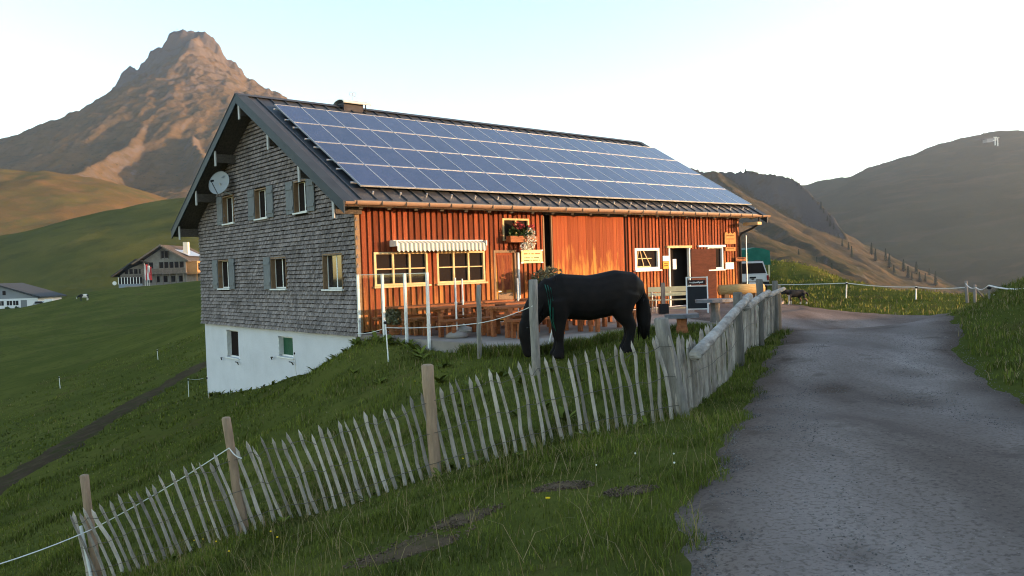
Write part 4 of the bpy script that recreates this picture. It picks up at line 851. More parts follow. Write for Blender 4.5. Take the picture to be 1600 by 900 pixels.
aw = hE('awning', 2.68, 0, 2.3, 'retracted cream and grey striped awning above the two dark front windows', 'awning')
b = MB(); b.bb(-1.62, 1.62, -.24, -.05, .18, .30); b.build('cassette', M['white'], aw)
sc_ = [MB(), MB()]; nst = 44; w_ = 3.24 / nst
for i in range(nst):
    x0 = -1.62 + i * w_; m = 3
    for k in range(m):
        a0, a1 = x0 + w_ * k / m, x0 + w_ * (k + 1) / m; sag = lambda a: .045 * abs(math.sin(math.pi * (a + 1.62) / (w_ * 2)))
        yy = lambda a: -.40 - .02 * math.sin((a + 1.62) / w_ * math.pi)
        sc_[i % 2].add([(a0, -.26, .27), (a1, -.26, .27), (a1, yy(a1), .20), (a0, yy(a0), .20), (a0, yy(a0) - .01, -.0 - sag(a0)), (a1, yy(a1) - .01, -.0 - sag(a1))], [(0, 1, 2, 3), (3, 2, 5, 4)])
sc_[0].build('stripe_cloth', mat('awning_cream', (.66, .63, .54), .85), aw); sc_[1].build('stripe_cloth', mat('awning_grey', (.36, .38, .33), .85), aw)
for x in (-1.64, 1.6): b = MB(); b.bb(x, x + .04, -.42, -.03, .12, .28); b.build('end_cap', M['white'], aw)
# yellow sign
sg = hE('yellow_sign', 6.45, -.09, 2.06, 'pale yellow notice board with dark lettering lines on the board wall', 'sign')
b = MB(); b.bb(-.46, .46, -.02, .01, -.215, .215); b.build('panel', mat('sign_yellow', (.74, .70, .30), .7), sg)
sy_ = mat('sign_ink', (.10, .10, .05), .8); sr = mat('sign_ink_red', (.40, .16, .06), .8)
for zz, m_, hh, ws in ((.09, sr, .05, (.16, .08, .10, .26)), (-.04, sy_, .034, (.28, .07, .22)), (-.125, sy_, .034, (.24, .06, .24, .03))):
    x = -.36
    for w in ws:
        k = 0.0; b = MB()
        while k < w - .01: q = random.uniform(.014, .026); b.bb(x + k, x + k + q * .75, -.024, -.019, zz - hh / 2 * random.uniform(.6, 1), zz + hh / 2 * random.uniform(.6, 1)); k += q
        x += w + .045; tag(b.build('lettering', m_, sg), kind='stuff')
for x in (-.44, .44):
    for zz in (-.2, .2): b = MB(); b.bb(x - .05, x + .05, -.03, -.008, zz - .02, zz + .02); b.build('bracket', M['white'], sg)
# small notices and wooden boards on the right part of the front
def board_sign(name, a0, a1, z0, z1, m, label, out=.07, lines=0, arch=False):
    e = hE(name, (a0 + a1) / 2, -out, (z0 + z1) / 2, label, 'sign'); w, h = (a1 - a0) / 2, (z1 - z0) / 2; b = MB()
    n = 8; top = [(w * (1 - 2 * i / n), h + (.05 * math.sin(i * 2.1) if arch else 0)) for i in range(n + 1)]
    b.prism([(-w, -h), (w, -h)] + top, -.02, .012, lambda u, v, d: (u, d, v)); b.build('panel', m, e)
    for i in range(lines): b = MB(); b.bb(-w * .7, w * .7, -.026, -.019, h * (.5 - i * .6) - .012, h * (.5 - i * .6) + .012); b.build('lettering', M['core'], e)
    return e
osign = mat('orange_sign_wood', (.46, .21, .07), .7, (.36, .15, .05), 5, rnd=.1)
board_sign('carved_sign', 17.36, 18.15, 2.42, 2.88, osign, 'carved orange wooden sign with wavy edge near the right house corner', lines=2, arch=True)
board_sign('name_board', 17.40, 18.12, 2.12, 2.28, osign, 'narrow orange wooden board below the carved sign', lines=1)
board_sign('notice', 17.38, 17.96, 1.36, 1.64, M['plastic'], 'white box-like notice on the boards beside the right corner')
board_sign('arrow_sign', 17.98, 18.75, 1.68, 1.84, M['brownwood'], 'small dark brown arrow board at the house corner', .16, 1)
board_sign('notice', 13.26, 13.62, 1.78, 1.98, M['plastic'], 'white paper notice beside the open door')
board_sign('notice', 13.26, 13.60, 1.48, 1.765, mat('notice_orange', (.66, .32, .05), .7), 'orange notice below the white one beside the open door', lines=2)
pst = hE('steel_pole', 18.62, -.28, 0, 'thin pale pole standing beside the downpipe at the house corner', 'pole'); b = MB(); b.tube([(0, 0, -.2), (0, 0, 2.75)], .022, 8); b.build('shaft', M['galv'], pst); b = MB(); b.lathe([(.03, 2.74), (.032, 2.76), (.01, 2.79)], 8); b.build('cap', M['galv'], pst)
# satellite dish
dl = gb_(343, 286, .45); ds = hE('satellite_dish', -.45, dl[1], dl[2], 'pale round satellite dish mounted high on the shingled gable', 'satellite dish')
R3 = Vector((-.30, -1.0, .32)).normalized()             # facing, in world space
Rl = Matrix.Rotation(-RZ, 3, 'Z') @ R3; Q = Rl.to_track_quat('Z', 'Y').to_matrix(); b = MB(); n = 24; V_ = []; rg = [0, .12, .24, .34, .41]
for r_ in rg:
    for k in range(n): an = 2 * math.pi * k / n; V_.append(Q @ Vector((r_ * math.cos(an), r_ * 1.04 * math.sin(an), r_ * r_ * .45 - .05)))
F_ = [(i * n + k, i * n + (k + 1) % n, (i + 1) * n + (k + 1) % n, (i + 1) * n + k) for i in range(len(rg) - 1) for k in range(n)]
b.add(V_, F_); b.add([v - Q @ Vector((0, 0, .02)) for v in V_], [f[::-1] for f in F_]); b.tube([V_[-n + k] for k in range(n)] + [V_[-n]], .012, 6, cap=False); b.build('reflector', mat('dish_grey', (.30, .315, .33), .55), ds, True)
b = MB(); c1 = Q @ Vector((0, -.40, .02)); c2 = Q @ Vector((-.02, -.10, .42)); b.tube([c1, c2], .014, 6); b.build('feed_arm', M['darkpipe'], ds)
b = MB(); b.tube([c2, c2 + Q @ Vector((0, .06, -.1))], .035, 8); b.build('receiver', M['black'], ds)
b = MB(); b.tube([(0, 0, -.0), (.1, 0, -.28), (.45, 0, -.40)], .024, 8); b.build('wall_mount', M['galv'], ds)
b = MB(); c3 = Q @ Vector((.13, .2, -.005)); 
for k in range(3): b.box(c3 + Q @ Vector((.03 * k - .04, .03 * k, .004)), (.09, .02, .003), Q)
b.build('dish_mark', mat('dish_logo', (.14, .16, .2), .6), ds)

# ---------------------------------------------------------------- flowers at the window and in the tub
def flower_mass(n, rx, ry, rz_, c, seed, size=(.03, .055)):
    rd = random.Random(seed); b = MB()
    for _ in range(n):
        while True:
            p = Vector((rd.uniform(-1, 1), rd.uniform(-1, 1), rd.uniform(-1, 1)))
            if p.length < 1: break
        p = Vector((p.x * rx, p.y * ry, p.z * rz_)) + Vector(c); s = rd.uniform(*size); q = Vector((rd.uniform(-1, 1), rd.uniform(-1, .3), rd.uniform(-.5, 1))).normalized().to_track_quat('Z', 'Y').to_matrix()
        b.rv = rd.random(); b.add([p + q @ Vector((s * math.cos(t), s * math.sin(t), 0)) for t in (0, 1.26, 2.51, 3.77, 5.03)], [(0, 1, 2, 3, 4)])
    return b
pet_r = mat('petal_red', (.34, .05, .055), .7, attr=.4); pet_w = mat('petal_cream', (.70, .66, .55), .7, attr=.15); leafm = mat('foliage_green', (.045, .07, .022), .7, attr=.4); leafd = mat('foliage_dull', (.12, .12, .075), .8, attr=.4)
fb = hE('window_flower_box', 5.95, -.26, 2.62, 'flower box spilling red and white blossoms below the small upper window', 'flower box')
b = MB(); b.bb(-.62, .55, -.10, .12, -.10, .10); b.build('box', M['brownwood'], fb)
flower_mass(260, .58, .16, .24, (-.05, 0, .22), 1).build('foliage', leafm, fb)
flower_mass(120, .22, .16, .16, (-.22, -.04, .42), 2, (.02, .04)).build('red_blossoms', pet_r, fb); flower_mass(60, .16, .14, .12, (.28, -.06, .38), 3, (.02, .04)).build('red_blossoms', pet_r, fb)
flower_mass(330, .24, .16, .42, (.20, -.10, .0), 4, (.018, .036)).build('white_blossoms', pet_w, fb); flower_mass(90, .14, .12, .16, (-.05, -.1, -.22), 5, (.018, .036)).build('white_blossoms', pet_w, fb)
ft = hE('flower_tub', 6.55, -.75, 0, 'large tub of grey green foliage with red blossoms below the yellow sign', 'flower tub')
b = MB(); b.lathe([(.22, 0), (.28, .3), (.32, .62), (.34, .66), (.27, .66), (.24, .56)], 16); b.build('tub', M['greywood'], ft, True)
b = MB(); b.tube([(0, 0, .5), (.03, 0, .9), (-.02, .02, 1.3)], .035, 7); b.build('stem', M['postwood'], ft)
flower_mass(620, .62, .5, .40, (.0, 0, 1.32), 6, (.03, .06)).build('foliage', leafd, ft); flower_mass(120, .3, .3, .2, (-.45, 0, 1.15), 8, (.03, .05)).build('foliage', leafm, ft)
flower_mass(120, .2, .3, .15, (.5, -.2, 1.12), 7, (.02, .04)).build('red_blossoms', pet_r, ft)

# ---------------------------------------------------------------- terrace furniture
def leg4(b, x, y, z, w): b.bb(x - w, x + w, y - w, y + w, 0, z)
def make_table(loc, rz, label, group):
    e = empty('picnic_table', loc, rz, label, 'table', group)
    for k in range(4): b = MB(); b.bb(-.95, .95, -.37 + k * .19, -.37 + k * .19 + .175, .71, .755); b.build('tabletop_plank', M['brownwood'], e)
    for x in (-.72, .72):
        for y in (-.28, .28): b = MB(); b.bb(x - .05, x + .05, y - .05, y + .05, 0, .64); b.build('leg', M['brownwood'], e)
        b = MB(); b.bb(x - .045, x + .045, -.36, .36, .64, .71); b.build('crossbeam', M['brownwood'], e)
    b = MB(); b.bb(-.67, .67, -.03, .03, .28, .36); b.build('stretcher', M['brownwood'], e); return e
def make_bench(loc, rz, label, group):
    e = empty('bench', loc, rz, label, 'bench', group)
    b = MB(); b.bb(-.95, .95, -.17, .17, .41, .46); b.build('seat_plank', M['brownwood'], e)
    for x in (-.7, .7):
        for y in (-.12, .12): b = MB(); b.bb(x - .045, x + .045, y - .04, y + .04, 0, .35); b.build('leg', M['brownwood'], e)
        b = MB(); b.bb(x - .04, x + .04, -.15, .15, .35, .41); b.build('crossbeam', M['brownwood'], e)
    return e
T0 = make_table((0, 0, 0), 0, 'x', 'x'); B0 = make_bench((0, 0, 0), 0, 'x', 'x'); used = set()
def place(proto, loc, rz, label, group):
    o = proto if proto.name not in used else copy_tree(proto); used.add(proto.name)
    o.location = [float(v) for v in loc]; o.rotation_euler = (0, 0, rz); o['label'] = label; o['group'] = group; return o
rows = [((1.25, -1.2), (3.45, -1.15), (5.65, -1.45)), ((1.35, -2.75), (3.55, -2.85), (5.8, -3.1)), ((2.15, -4.4), (4.35, -4.75))]
rl_ = ['row along the board wall', 'middle row of the terrace', 'row at the lawn edge']; od = ['first', 'second', 'third', 'fourth']
for r_, row_ in enumerate(rows):
    for k, (a_, b_) in enumerate(row_):
        j = random.uniform(-.05, .05)
        place(T0, hw(a_, b_, .004), RZ + j, 'brown picnic table, %s from the glass windbreak in the %s' % (od[k], rl_[r_]), 'picnic tables on the terrace')
        for s_, sd_ in ((-.66, 'lawn'), (.66, 'wall')): place(B0, hw(a_ + random.uniform(-.1, .1), b_ + s_, .004), RZ + j + random.uniform(-.04, .04), 'backless bench, %s side of the %s table in the %s' % (sd_, od[k], rl_[r_]), 'benches on the terrace')
def parasol_foot(a_, b_, label, h, base=True):
    e = hE('parasol_stand', a_, b_, .004, label, 'parasol stand')
    b = MB(); b.lathe([(.28, 0), (.29, .06), (.22, .12), (.06, .17), (.05, .2)], 20); b.build('base', M['concrete'] if base else M['galv'], e, True)
    b = MB(); b.tube([(0, 0, .15), (0, 0, h)], .022, 8); b.build('pole', M['white'], e)
    b = MB(); b.lathe([(.032, h * .55), (.034, h * .55 + .06), (.024, h * .55 + .08)], 8); b.build('collar', M['white'], e); return e
parasol_foot(.78, -3.45, 'concrete parasol foot with a white pole at the lawn edge of the terrace', 1.5)
parasol_foot(1.95, -2.2, 'white parasol pole beside the glass windbreak and the middle tables', 1.45, False)
parasol_foot(3.95, -2.2, 'white parasol pole between the tables below the small front door', 1.4, False)
bs = hE('clipped_bush', .45, -1.1, 0, 'round dull green potted bush behind the glass windbreak', 'bush')
b = MB(); b.lathe([(.14, 0), (.19, .25), (.2, .28), (.16, .28)], 14); b.build('pot', M['brownwood'], bs); flower_mass(420, .28, .28, .26, (0, 0, .5), 12, (.025, .05)).build('foliage', leafd, bs)
# pale benches before the door
palew = mat('pale_bench_wood', (.56, .52, .34), .75, (.44, .40, .26), 4, rnd=.12)
def park_bench(p, rz, label, w=1.5):
    e = empty('pale_bench', p, rz, label, 'bench', None)
    for k in range(3): b = MB(); b.bb(-w / 2, w / 2, -.2 + k * .14, -.08 + k * .14, .42, .45); b.build('seat_slat', palew, e)
    for z0, z1 in ((.56, .68), (.70, .88)): b = MB(); b.bb(-w / 2, w / 2, .24, .27, z0, z1); b.build('back_board', palew, e)
    for x in (-w / 2 + .14, w / 2 - .14):
        b = MB(); b.tube([(x, -.2, .02), (x, -.2, .42), (x, -.16, .62), (x, .2, .64)], .018, 6); b.tube([(x, .32, .02), (x, .22, .42), (x, .28, .88)], .02, 6); b.tube([(x, -.2, .2), (x, .27, .2)], .015, 6); b.build('side_frame', M['galv'], e, True)
    b = MB(); b.bb(-w / 2 + .1, w / 2 - .1, -.02, .02, .12, .16); b.build('foot_rail', palew, e); return e
q = onz(1052, 488); park_bench((q[0], q[1], .004), R(6), 'pale yellow slatted bench with metal frame beside the chalkboard', 1.6)
q = onz(1006, 480); park_bench((q[0], q[1], .004), R(14), 'pale yellow bench half hidden behind the black horse', 1.5)
b = MB(); q = onz(1037, 491); e = empty('bollard_post', (q[0], q[1], 0), 0, 'square dark grey wooden post in front of the pale bench', 'post'); b.bb(-.06, .06, -.06, .06, -.2, 1.05); b.build('post', M['greywood'], e); b = MB(); b.bb(-.16, .16, -.1, .1, .02, .35); b.build('foot_block', M['black'], e)
# chalkboard A-frame
q = onz(1090, 491); ab = empty('chalkboard_stand', (q[0], q[1], .004), R(-12), 'white framed folding chalkboard stand with a blank black board beside the door', 'sign')
for s_, nm in ((-1, 'front_leaf'), (1, 'rear_leaf')):
    b = MB(); lean = .30 * s_
    for x in (-.33, .33): b.bar((x, lean, 0), (x, 0, 1.22), .04, .03)
    for zz in (.18, .92, 1.2): t = zz / 1.22; b.bar((-.33, lean * (1 - t), zz), (.33, lean * (1 - t), zz), .035, .03)
    lf = b.build(nm, M['white'], ab)
    b = MB(); t0, t1 = .2, .9; b.add([(-.31, lean * (1 - t0 / 1.22), t0), (.31, lean * (1 - t0 / 1.22), t0), (.31, lean * (1 - t1 / 1.22), t1), (-.31, lean * (1 - t1 / 1.22), t1)], [(0, 1, 2, 3)]); b.build('board', M['black'] if s_ < 0 else palew, lf)
    b = MB(); t0, t1 = .95, 1.13; b.box((0, lean * (1 - 1.04 / 1.22), 1.04), (.56, .02, .15)); hd = b.build('header', mat('chalk_header', (.035, .02, .02), .6), lf)
    if s_ < 0:
        b = MB(); x = -.22
        while x < .2: b.box((x, lean * (1 - 1.04 / 1.22) - .013, 1.04 + random.uniform(-.012, .012)), (.022, .004, random.uniform(.03, .06))); x += .034
        b.build('header_lettering', M['white'], hd)
# grey slab table and bench, log seat
q = onz(1118, 503); e = empty('slab_table', (q[0], q[1], 0), R(20), 'grey weathered slab table behind the roadside fence', 'table')
def slab_poly(b, w, d, z, t, seed):
    rd = random.Random(seed); P = [(w * math.cos(k * math.pi / 6) * rd.uniform(.9, 1.08), d * math.sin(k * math.pi / 6) * rd.uniform(.85, 1.1)) for k in range(12)]; b.prism(P, z, z + t, lambda u, v, dd: (u, v, dd))
b = MB(); slab_poly(b, .58, .34, .56, .09, 3); b.build('slab_top', M['stone'], e); b = MB(); b.lathe([(.16, 0), (.12, .3), (.14, .56)], 9); b.build('trunk_foot', M['greywood'], e)
q = onz(1066, 520); e = empty('stone_bench', (q[0], q[1], 0), R(10), 'low grey slab seat beside the roadside fence', 'bench')
b = MB(); slab_poly(b, .44, .22, .36, .09, 5); b.build('slab_top', M['stone'], e); b = MB(); b.lathe([(.16, 0), (.12, .2), (.13, .36)], 9); b.build('trunk_foot', M['brownwood'], e)
q = onz(1158, 478); e = empty('log_bench', (q[0], q[1], 0), R(8), 'sunlit split log bench in front of the right house corner', 'bench')
b = MB(); b.tube([(-.85, 0, .62), (0, 0, .63), (.9, 0, .62)], [.19, .2, .18], 10); b.build('log', mat('fresh_log', (.52, .36, .16), .8, (.40, .25, .10), 5, (1, 6, 6), bump=.3), e, True)
for x in (-.6, .6): b = MB(); b.bb(x - .09, x + .09, -.14, .14, 0, .46); b.build('block', M['tanwood'], e)
# ================================================================ animals: one continuous skin grown from lofted masses
def bake(name, mb, mats, voxel, it=6, pick=None, parent=None):
    o = mb.build(name, mats); md = o.modifiers.new('r', 'REMESH'); md.mode = 'VOXEL'; md.voxel_size = voxel
    sm_ = o.modifiers.new('s', 'SMOOTH'); sm_.iterations = it; sm_.factor = .5
    dg = bpy.context.evaluated_depsgraph_get(); me = bpy.data.meshes.new_from_object(o.evaluated_get(dg)); old = o.data; o.modifiers.clear(); o.data = me; bpy.data.meshes.remove(old)
    me.materials.clear()
    for m_ in (mats if isinstance(mats, list) else [mats]): me.materials.append(m_)
    n = len(me.polygons); me.polygons.foreach_set('use_smooth', [True] * n)
    if pick:
        for p in me.polygons: p.material_index = pick(p.center)
    if parent is not None: o.parent = parent
    return o
def body(b, rings, n=16): b.tube([(x, 0, z) for x, z, ry, rz in rings], [(ry, rz) for x, z, ry, rz in rings], n, up=(0, 0, 1))
# horse, facing -x, head down
hb = MB()
body(hb, [(-.90, 1.08, .13, .18), (-.78, 1.09, .24, .32), (-.55, 1.12, .31, .415), (-.28, 1.09, .345, .42), (.0, 1.06, .36, .425), (.28, 1.10, .355, .42), (.55, 1.17, .345, .40), (.78, 1.16, .30, .36), (.93, 1.09, .20, .26), (1.0, 1.05, .08, .12)])
hb.tube([(-.60, 0, 1.20), (-.80, 0, 1.06), (-.97, 0, .88), (-1.08, 0, .70)], [(.22, .33), (.19, .29), (.145, .23), (.125, .18)], 14)
hb.tube([(-1.03, 0, .78), (-1.10, 0, .62), (-1.13, 0, .44), (-1.13, 0, .25), (-1.12, 0, .12), (-1.10, 0, .05)], [(.11, .15), (.125, .175), (.11, .16), (.08, .115), (.075, .10), (.055, .07)], 12, up=(1, 0, 0))
for s_ in (-1, 1):
    hb.tube([(-1.0, s_ * .07, .82), (-1.07, s_ * .10, .92), (-1.10, s_ * .11, .98)], [.045, .04, .008], 8)
    dx = .05 * s_
    hb.tube([(-.58 + dx, s_ * .17, 1.05), (-.56 + dx, s_ * .185, .82), (-.57 + dx, s_ * .175, .62), (-.58 + dx, s_ * .17, .46), (-.57 + dx, s_ * .17, .30), (-.58 + dx, s_ * .17, .15), (-.61 + dx, s_ * .17, .07), (-.625 + dx, s_ * .17, 0)], [(.16, .22), (.125, .16), (.092, .115), (.085, .095), (.064, .068), (.085, .09), (.10, .11), (.11, .12)], 10, up=(1, 0, 0))
    dx = .07 * s_
    hb.tube([(.66 + dx, s_ * .16, 1.12), (.60 + dx, s_ * .19, .86), (.66 + dx, s_ * .185, .68), (.78 + dx, s_ * .18, .50), (.76 + dx, s_ * .18, .32), (.72 + dx, s_ * .18, .16), (.69 + dx, s_ * .18, .07), (.67 + dx, s_ * .18, 0)], [(.21, .32), (.175, .24), (.12, .155), (.085, .115), (.068, .075), (.085, .095), (.10, .11), (.11, .12)], 10, up=(1, 0, 0))
M['coat'] = mat('black_horse_coat', (.009, .008, .008), .6, (.015, .012, .011), 5, bump=.1, bs=60, spec=.05)
hx, hy = 1.52, 16.03; hrz = math.atan2(.36, .93); hz = (gz1(1.1, 15.9) + gz1(2.3, 16.4)) / 2 - .02; HS = 1.08
horse = empty('horse', (hx, hy, hz), hrz, 'black heavy horse grazing with lowered head in front of the terrace', 'horse'); horse.scale = (HS * 1.10, HS, HS)
bake('body', hb, M['coat'], .026, 8, None, horse)
tl = MB(); tl.tube([(.90, 0, 1.24), (.99, 0, 1.18), (1.04, 0, .95), (1.06, .0, .66), (1.06, .0, .40), (1.05, 0, .22)], [.06, .09, .12, .135, .10, .02], 10); 
for k in range(26):
    a_ = random.uniform(0, 6.28); r_ = random.uniform(.03, .11); tl.tube([(1.0 + r_ * .5 * math.cos(a_), r_ * math.sin(a_), 1.0), (1.05 + r_ * math.cos(a_), r_ * math.sin(a_), .6), (1.04 + r_ * 1.1 * math.cos(a_), r_ * math.sin(a_) * 1.2, random.uniform(.16, .36))], [.02, .018, .003], 4)
tl.build('tail', M['coat'], horse, True)
mn = MB()
for k in range(40):
    t = k / 39; x = -.62 - .42 * t; z = 1.50 - .60 * t - .1 * t * t; s_ = -1 if random.random() < .75 else 1
    mn.tube([(x, 0, z - .02), (x - .03, s_ * .13, z - .03), (x - .04 + random.uniform(-.03, .03), s_ * (.22 - .05 * t), z - random.uniform(.22, .38))], [.022, .02, .004], 5)
mn.build('mane', M['coat'], horse, True)
for s_ in (-1, 1):
    e_ = MB(); e_.lathe([(.004, -.02), (.018, -.01), (.02, 0), (.014, .012), (.004, .018)], 10); o = e_.build('eye', mat('horse_eye' , (.01, .008, .006), .1, spec=.6), horse, True); o.location = (-1.165, s_ * .108, .58); o.rotation_euler = (R(-90) * s_, 0, 0)
gr = mat('green_cord', (.012, .11, .075), .7)
lr = empty('lead_rope', (hx, hy, hz), hrz, 'thin green cord looped around the black horse\'s neck', 'rope'); lr.scale = (HS * 1.10, HS, HS)
for k, (x0, ln) in enumerate(((-.80, .55), (-.84, .42), (-.76, .62))):
    b = MB(); b.tube([(x0 + .02, -.05, 1.40 - k * .02), (x0 - .02, -.24, 1.26), (x0 + .0, -.265, 1.05), (x0 + random.uniform(-.02, .05), -.25, 1.30 - ln), (x0 + .05, -.22, 1.12 - ln)], .006, 6); b.build('strand', gr, lr, True)
# white stake and bucket by the legs
q = onground(856, 549); t = dep(866, 500, q[1]); stake(q, t[2] - q[2], ((t[0] - q[0]) / (t[2] - q[2]), 0), 'slanting white stake behind the forelegs of the horse', .02)
# dog
def dog_pick(c): 
    if c.z < .16 and c.x < 0: return 1
    if c.z < .26 and c.x > .2: return 2 if c.z > .1 else 1
    if c.x < -.30 and c.z < .40: return 1
    return 0
db = MB(); body(db, [(-.30, .46, .09, .11), (-.22, .45, .125, .155), (-.05, .44, .13, .155), (.15, .45, .12, .135), (.30, .46, .12, .13), (.40, .45, .06, .08)], 12)
db.tube([(-.26, 0, .50), (-.38, 0, .53), (-.44, 0, .52)], [.10, .085, .08], 10); db.tube([(-.40, 0, .53), (-.50, 0, .50), (-.60, 0, .46)], [(.085, .085), (.06, .06), (.032, .035)], 10)
for s_ in (-1, 1):
    db.tube([(-.42, s_ * .05, .58), (-.40, s_ * .085, .55), (-.40, s_ * .10, .47)], [.03, .03, .012], 6)
    db.tube([(-.22 + .05 * s_, s_ * .08, .42), (-.23 + .06 * s_, s_ * .085, .25), (-.22 + .09 * s_, s_ * .085, .10), (-.25 + .09 * s_, s_ * .085, .02)], [.065, .045, .034, .04], 8)
    db.tube([(.30, s_ * .08, .44), (.25 - .05 * s_, s_ * .09, .28), (.36 - .07 * s_, s_ * .09, .16), (.32 - .08 * s_, s_ * .09, .02)], [.085, .06, .036, .04], 8)
db.tube([(.38, 0, .50), (.50, 0, .42), (.54, 0, .30)], [.03, .045, .02], 8)
p = onground(1243, 478); p[2] = float(gz(np.array([p[0]]), np.array([p[1]]), False)[0]) + .04; dog = empty('dog', p, R(8), 'black dog with white legs and tan haunches walking on the gravel yard', 'dog'); dog.scale = (1.02,) * 3
bake('body', db, [mat('dog_black', (.014, .014, .015), .8, (.035, .034, .035), 6), mat('dog_white', (.55, .52, .46), .8), mat('dog_tan', (.20, .13, .08), .8)], .014, 5, dog_pick, dog)
# cow
cb = MB(); body(cb, [(-.80, 1.05, .16, .22), (-.6, 1.02, .27, .36), (-.2, .98, .33, .40), (.25, .98, .34, .41), (.65, 1.05, .30, .34), (.85, 1.05, .18, .24)], 12)
cb.tube([(-.7, 0, 1.1), (-1.0, 0, .95), (-1.2, 0, .75)], [.2, .15, .12], 10); cb.tube([(-1.15, 0, .82), (-1.3, 0, .6), (-1.38, 0, .42)], [.13, .11, .08], 10)
for s_ in (-1, 1):
    cb.tube([(-.55 + .06 * s_, s_ * .18, .8), (-.56 + .06 * s_, s_ * .18, .4), (-.56 + .08 * s_, s_ * .18, 0)], [.13, .07, .075], 8); cb.tube([(.65 + .05 * s_, s_ * .18, .9), (.72 + .05 * s_, s_ * .18, .5), (.68 + .05 * s_, s_ * .18, 0)], [.19, .08, .075], 8); cb.tube([(-1.12, s_ * .1, .86), (-1.1, s_ * .25, .9)], [.04, .05], 6)
cb.tube([(.9, 0, 1.2), (1.0, 0, .8), (.98, 0, .4)], [.03, .025, .04], 6)
p = onground(131, 470); cow = empty('cow', p, R(15), 'black and white cow grazing in the meadow between the two far houses', 'cow')
bake('body', cb, [mat('cow_black', (.02, .02, .02), .8), mat('cow_white', (.55, .53, .5), .8)], .05, 4, lambda c: 1 if math.sin(c.x * 3.1 + .6) + .6 * math.sin(c.z * 5 + c.y * 4) > .1 else 0, cow)

# ================================================================ vehicles
def wheel(par, x, y, r_, w=.2, m=None):
    b = MB(); b.tube([(x - w / 2, y, r_), (x - w / 2 + .03, y, r_), (x + w / 2 - .03, y, r_), (x + w / 2, y, r_)], [r_ * .9, r_, r_, r_ * .9], 20); t = b.build('wheel', M['black'], par, True)
    b = MB(); b.tube([(x - w / 2 - .006, y, r_), (x + w / 2 + .006, y, r_)], r_ * .6, 12); b.build('rim', M['galv'], t); return t
def make_car(loc, rz, label, paint, L_=4.3, W_=1.78, Hh=1.72, sc=1.0):
    e = empty('parked_car', loc, rz, label, 'car'); h = L_ / 2; w = W_ / 2   # rear faces -y
    b = MB(); low = [(-h, .38), (-h - .02, .62), (-h + .04, .98), (h - 1.25, 1.0), (h - .25, .90), (h - .02, .62), (h, .34)]
    b.prism(low, -w, w, lambda u, v, d: (d * (1 - .05 * max(0, (v - .7) / .3)), u, v)); bd_ = b.build('body', paint, e)
    cabp = [(-h + .10, .985), (-h + .42, Hh), (h - 1.95, Hh), (h - 1.15, .985)]
    b = MB(); b.prism(cabp, -w, w, lambda u, v, d: (d * (.94 - .17 * (v - .985) / (Hh - .985)), u, v)); b.build('cabin', paint, e)
    def quad(nm, pts, m, par=e): q = MB(); q.add(pts, [(0, 1, 2, 3)]); q.add([(x, y + .008, z) for x, y, z in pts], [(3, 2, 1, 0)]); return q.build(nm, m, par)
    wx = lambda v: w * (.94 - .17 * (v - .985) / (Hh - .985)); yy = lambda v: -h + .10 + .32 * (v - .985) / (Hh - .985)
    a0, a1 = 1.04, Hh - .10; quad('rear_window', [(-wx(a0) + .06, yy(a0) - .012, a0), (wx(a0) - .06, yy(a0) - .012, a0), (wx(a1) - .07, yy(a1) - .012, a1), (-wx(a1) + .07, yy(a1) - .012, a1)], M['glassdark'])
    for s_ in (-1, 1):
        q = MB(); v0, v1 = 1.06, Hh - .1; q.add([(s_ * (wx(v0) + .008), -h + .45, v0), (s_ * (wx(v0) + .008), h - 1.4, v0), (s_ * (wx(v1) + .008), h - 1.98, v1), (s_ * (wx(v1) + .008), -h + .62, v1)], [(0, 1, 2, 3)]); q.build('side_window', M['glassdark'], e)
        q = MB(); q.bb(s_ * (w - .02) - .10 * (s_ > 0), s_ * (w - .02) + .10 * (s_ < 0), -h - .035, -h + .08, .64, .92); q.build('tail_light', mat('tail_light', (.25, .02, .015), .3), e)
        q = MB(); q.tube([(s_ * .62, -h + .6, Hh + .03), (s_ * .62, h - 2.1, Hh + .03)], .022, 6); q.build('roof_rail', M['black'], e)
        q = MB(); q.box((s_ * (w + .09), h - 1.5, 1.05), (.18, .1, .14)); q.build('mirror', paint, e)
    q = MB(); q.bb(-w * .98, w * .98, -h - .09, -h + .1, .36, .56); q.build('bumper', M['black'], e)
    q = MB(); q.bb(-.26, .26, -h - .105, -h - .09, .44, .55); q.build('number_plate', M['plastic'], e)
    q = MB(); q.bb(-.17, .17, -h - .045, -h - .0, .78, .86); q.build('tailgate_handle', M['black'], bd_); q = MB(); q.bb(-.07, .07, -h - .05, -h - .0, .70, .76); q.build('emblem', M['darkpipe'], bd_)
    for x in (-w + .08, w - .08):
        for y in (-h + .8, h - .85): wheel(e, x, y, .34)
    e.scale = (sc,) * 3; return e
silver = mat('silver_car_paint', (.48, .45, .42), .35, metal=.3, spec=.5)
p = onz(1180, 459, -.2); p = np.array([p[0], p[1], gz1(p[0], p[1]) + .03]); 
p = dep(1181, 459, 44.0); p[2] = gz1(p[0], p[1]) + .04
make_car((p[0], p[1] + 2.1, p[2]), R(-4), 'silver off-road car parked with its tailgate towards the yard at the house corner', silver, sc=.98)
